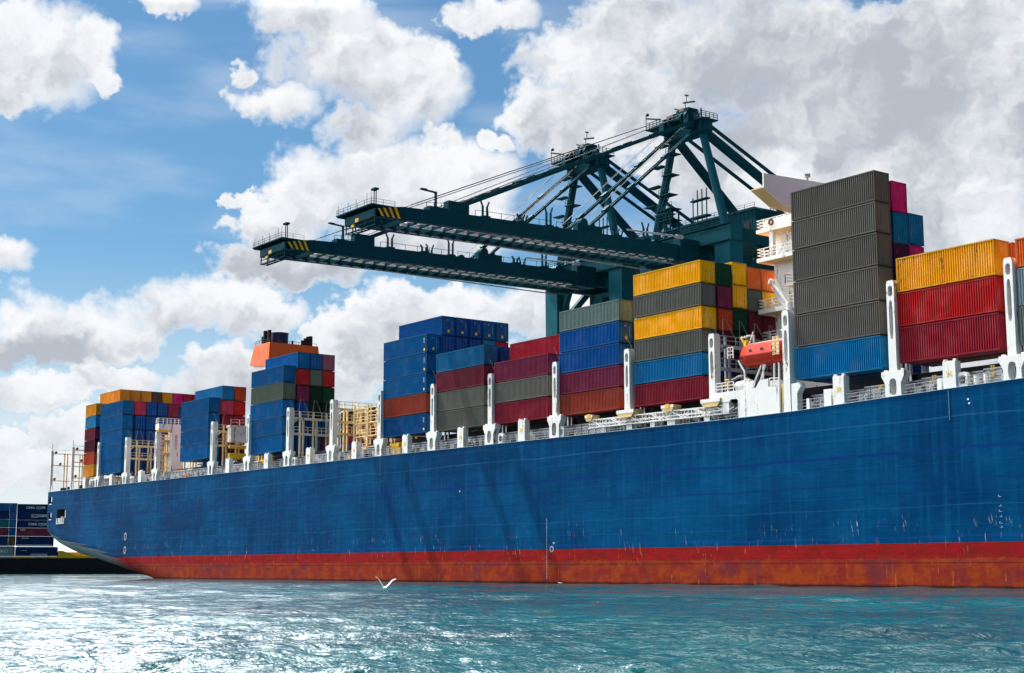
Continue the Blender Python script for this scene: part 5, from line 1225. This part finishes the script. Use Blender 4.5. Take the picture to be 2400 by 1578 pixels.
# ------------------------------------------------------------------ moored barge beyond the stern
def build_barge():
    az = R(161.5); dist = 620.0
    loc = Vector((dist * math.cos(az), -121.49 + dist * math.sin(az), 0)); rot = az - R(90)
    rt = Matrix.Translation(loc) @ Matrix.Rotation(rot, 4, 'Z')
    def place(name, label, cat, lx, ly, lz, group=None):
        o = thing(name, label, cat, (0, 0, 0), group); w = rt @ Vector((lx, ly, lz)); o.location = w; o.rotation_euler = (0, 0, rot); WLOC[o] = Vector((lx, ly, lz)); return o
    b = place('barge', 'long black barge moored beyond the stern, carrying stacked containers', 'barge', 0, 0, 0)
    p = MB(); p.prism([(-70, -1), (60, -1), (64, 6.25), (-74, 6.25)], 'y', 0, 22); hl = p.build('hull', BLACK, b)
    q = MB(); q.box(-6.5, 62, .2, 1.0, 6.25, 6.9); q.add([(11.2, .3, 6.9), (19.0, .3, 6.9), (13.2, .3, 9.0), (11.2, .3, 9.2), (11.2, 2, 6.9), (19, 2, 6.9), (13.2, 2, 9.0), (11.2, 2, 9.2)], [(0, 1, 2, 3), (7, 6, 5, 4), (0, 4, 5, 1), (1, 5, 6, 2), (2, 6, 7, 3), (3, 7, 4, 0)]); q.box(10.9, 40, 2.0, 9, 6.25, 8.6); q.build('deck_structure', YELLOW, b)
    q = MB(); q.rail([(1.0, .05, 6.3), (7.0, .05, 6.3)], 1.5, .8, .07, 3); q.build('guard_rail', WHITE, b)
    q = MB(); q.box(-74, -6, .2, 21.5, 6.25, 6.9); q.build('deck', PALE, b)
    g = 'containers on the far barge'
    def cont(x0, x1, z0, z1, col, label, ly=2.0, depth=2.6):
        o = place('shipping_container', label, 'container', (x0 + x1) / 2, ly + depth / 2, z0, g)
        p = MB(); n = max(4, int((x1 - x0) / .55)); w = (x1 - x0) / n
        prof = []
        for i in range(n): a = x0 + i * w; prof += [(a, .0), (a + w * .3, 0), (a + w * .5, .1), (a + w * .8, .1)]
        prof.append((x1, 0)); k = len(prof)
        p.add([(a, ly + .05 + d, z) for z in (z0 + .2, z1 - .2) for a, d in prof], [(i, i + 1, i + 1 + k, i + k) for i in range(k - 1)])
        p.box(x0, x1, ly + .2, ly + depth, z0 + .02, z1 - .02)
        body = p.build('body', MATS['container'], o); body.color = (*COLORS[col], 1)
        q = MB()
        for a in (x0, x1 - .2): q.box(a, a + .2, ly, ly + .2, z0 + .02, z1 - .02)
        for z in (z0 + .02, z1 - .22): q.box(x0 + .2, x1 - .2, ly + .01, ly + .2, z, z + .2)
        f = q.build('frame', MATS['container'], o); f.color = (*[c * .8 for c in COLORS[col]], 1)
        return o
    COLORS['midnight blue'] = (0.012, 0.030, 0.110)
    rowsR = [(6.95, 10.55, 'midnight blue', 'midnight blue container low on the barge behind a white railing', 11.1), (10.9, 14.7, 'midnight blue', 'midnight blue container with small lettering, above the white-railed one on the barge', 9.4), (14.75, 17.95, 'maroon', 'maroon container in the barge stack nearest the blue stern', 9.4),
             (18.0, 21.05, 'midnight blue', 'midnight blue container with white lettering right above the maroon one on the barge', 9.4), (21.1, 24.2, 'midnight blue', 'midnight blue barge container with a boxed white logo', 9.4), (24.25, 27.3, 'midnight blue', 'midnight blue container with white lettering topping the barge stack', 9.4)]
    cs = []
    for z0, z1, c, lab, x1 in rowsR: cs.append(cont(-4.9, x1, z0, z1, c, lab, 2.0 if z0 > 7.5 else 1.2))
    def let(body, size, x, z, par, mat=LETTER, bold=.02, ly=1.93, shear=0):
        me = text_mesh(body, size, bold); me.transform(Matrix(((1.25, shear, 0, 0), (0, 0, -1, 0), (0, 1, 0, 0), (0, 0, 0, 1)))); me.materials.clear(); me.materials.append(mat)
        o = bpy.data.objects.new('lettering', me); COL.objects.link(o); o.parent = par; o.location = Vector((x, ly, z)) - WLOC[par]; return o
    let('CMA CGM', 1.25, 2.0, 25.85, cs[5], bold=.05); let('CMA CGM', 1.25, 3.1, 19.4, cs[3], bold=.05)
    for par, x, z in ((cs[5], 2.0, 25.85), (cs[3], 3.1, 19.4)):
        q = MB()
        for sx, sz in ((-1.2, 1.0), (.6, -1.0)):
            q.add([(x + sx, 1.93, z + sz), (x + sx + .9, 1.93, z + sz + .22), (x + sx + 1.6, 1.93, z + sz + .2), (x + sx + .9, 1.93, z + sz + .34)], [(0, 1, 2, 3)])
        q.build('swoosh_mark', LETTER, par)
    q = MB(); q.box(.4, 3.15, 1.93, 1.95, 22.05, 23.35); q.build('logo_panel', LETTER, cs[4])
    let('CMA', 1.15, 1.75, 22.7, cs[4], paint('logo_maroon', (.16, .02, .07), .5, .05), .05, 1.91, .15); let('CGM', 1.15, 4.7, 22.7, cs[4], LETTER, .09, 1.92, .15)
    let('DRI', .9, -2.5, 17.2, cs[2]); let('T-MARINE', .5, -1.6, 13.9, cs[1]); let('T-MARINE', .42, -1.7, 9.1, cs[0], bold=.01, ly=1.13)
    q = MB(); q.box(-4.4, 10.2, 1.2, 4.5, 10.6, 10.75); q.box(-4.4, 8.6, 1.6, 4.5, 11.2, 11.4); q.build('lashing_plank', WHITE, b)
    # left block: reefer ends and short sides
    spec = [(6.95, 10.7, -15.5, -5.0, 'pale green grey', 'grey green container with white lettering at the left end of the barge row'), (11.0, 14.8, -15.5, -7.75, 'midnight blue', 'midnight blue container left of the brown one on the barge'), (11.0, 14.8, -7.7, -5.0, 'brown', 'brown container end on the far barge'),
            (14.85, 18.05, -15.5, -7.75, 'maroon', 'maroon container at the left photo edge on the barge'), (14.85, 18.05, -7.7, -5.0, 'deep blue', 'plain blue container end in the barge stack'), (18.1, 21.25, -15.5, -7.75, 'teal green', 'teal green container at the left photo edge on the barge'),
            (18.1, 21.25, -7.7, -5.0, 'deep blue', 'blue refrigerated container end beside the teal green one'), (21.3, 24.45, -15.5, -7.75, 'midnight blue', 'midnight blue container on top of the teal green one'), (21.3, 24.45, -7.7, -5.0, 'deep blue', 'blue refrigerated container end, second from top on the barge'),
            (24.5, 27.6, -15.5, -7.75, 'deep blue', 'blue container with vent dots, leftmost on top of the barge'), (24.5, 27.6, -7.7, -5.0, 'deep blue', 'blue refrigerated container end on top of the barge')]
    for z0, z1, x0, x1, c, lab in spec:
        o = cont(x0, x1, z0, z1, c, lab)
        if 'grey' in c: let('PIKO', 1.5, -9.6, 8.8, o, bold=.04)
        if c == 'deep blue' and z0 > 16:
            q = MB(); xx = max(x0, -13)
            for k in range(int((x1 - xx) / .62)):
                for i in range(4): q.box(xx + .3 + k * .62, xx + .52 + k * .62, 1.97, 2.04, z0 + .5 + i * .65, z0 + .62 + i * .65)
            q.build('vent_dots', paint('dull_white', (.35, .38, .42), .5, .2), o)
    q = MB(); q.box(-15.5, -5.4, 1.6, 4.6, 10.75, 11.15); q.build('lashing_plank', WHITE, b)


build_barge()

# ------------------------------------------------------------------ gulls
def build_gull(loc, span, heading, label, up=.55):
    root = thing('seagull', label, 'bird', loc); root.rotation_euler = (R(6), 0, heading); WLOC[root] = Vector((0, 0, 0)); s = span
    b = MB(); n = 10; ribs = []
    prof = [(-.20, .006), (-.15, .03), (-.08, .05), (0, .058), (.07, .05), (.12, .034), (.16, .036), (.19, .03), (.215, .012), (.24, .004)]
    for x, r_ in prof: ribs += [(x * s, r_ * s * math.cos(a), (r_ * math.sin(a) + .02 * (x > .1)) * s) for a in [2 * math.pi * k / n for k in range(n)]]
    b.add(ribs, [(i * n + k, i * n + (k + 1) % n, (i + 1) * n + (k + 1) % n, (i + 1) * n + k) for i in range(len(prof) - 1) for k in range(n)])
    b.add([(-.19 * s, -.012 * s, 0), (-.19 * s, .012 * s, 0), (-.31 * s, .055 * s, .01 * s), (-.31 * s, -.055 * s, .01 * s), (-.19 * s, 0, .014 * s)], [(0, 1, 2, 3), (1, 4, 2), (4, 0, 3), (4, 3, 2)])
    body = b.build('body', GULL, root, True)
    for sd in (-1, 1):
        w = MB(); st = [(.0, .09, -.10, .0), (.16, .10, -.09, .10), (.30, .085, -.07, .20), (.42, .05, -.06, .24), (.50, .0, -.045, .25)]; vs = []
        for y, xf, xb, z in st:
            zz = z * up / .25 * 1.0
            vs += [(xf * s, sd * (y + .03) * s * .9, zz * s), (xb * s, sd * (y + .03) * s * .9, zz * s), ((xf * .6 + xb * .4) * s, sd * (y + .03) * s * .9, (zz + .014) * s)]
        fs = []
        for i in range(len(st) - 1): a = i * 3; fs += [(a, a + 3, a + 4, a + 1), (a + 2, a + 5, a + 3, a), (a + 1, a + 4, a + 5, a + 2)]
        w.add(vs, fs); wg = w.build('wing', GULL, root)
        t_ = MB(); a = vs[-6:]; m1 = [tuple((a[i][k] * .35 + a[i + 3][k] * .65) for k in range(3)) for i in range(3)]
        vv = m1 + [tuple(c * 1.0 for c in x) for x in a[3:]]; vv = [(x, y * 1.012, z + .002) for x, y, z in vv]
        t_.add(vv, [(0, 3, 4, 1), (2, 5, 3, 0), (1, 4, 5, 2)]); t_.build('wing_tip', GULLTIP, wg)
    h = MB(); h.tube((.235 * s, 0, .022 * s), (.275 * s, 0, .012 * s), .009 * s, 6, .003 * s); h.build('beak', YELLOW, root)
    return root


build_gull((-59.7, -84.95, 0.97), 1.05, R(165), 'white gull with raised wings skimming the water in front of the red hull', .42)
build_gull((-149.8, -4.0, .12), .9, R(100), 'small white gull sitting on the water by the hull', .05)
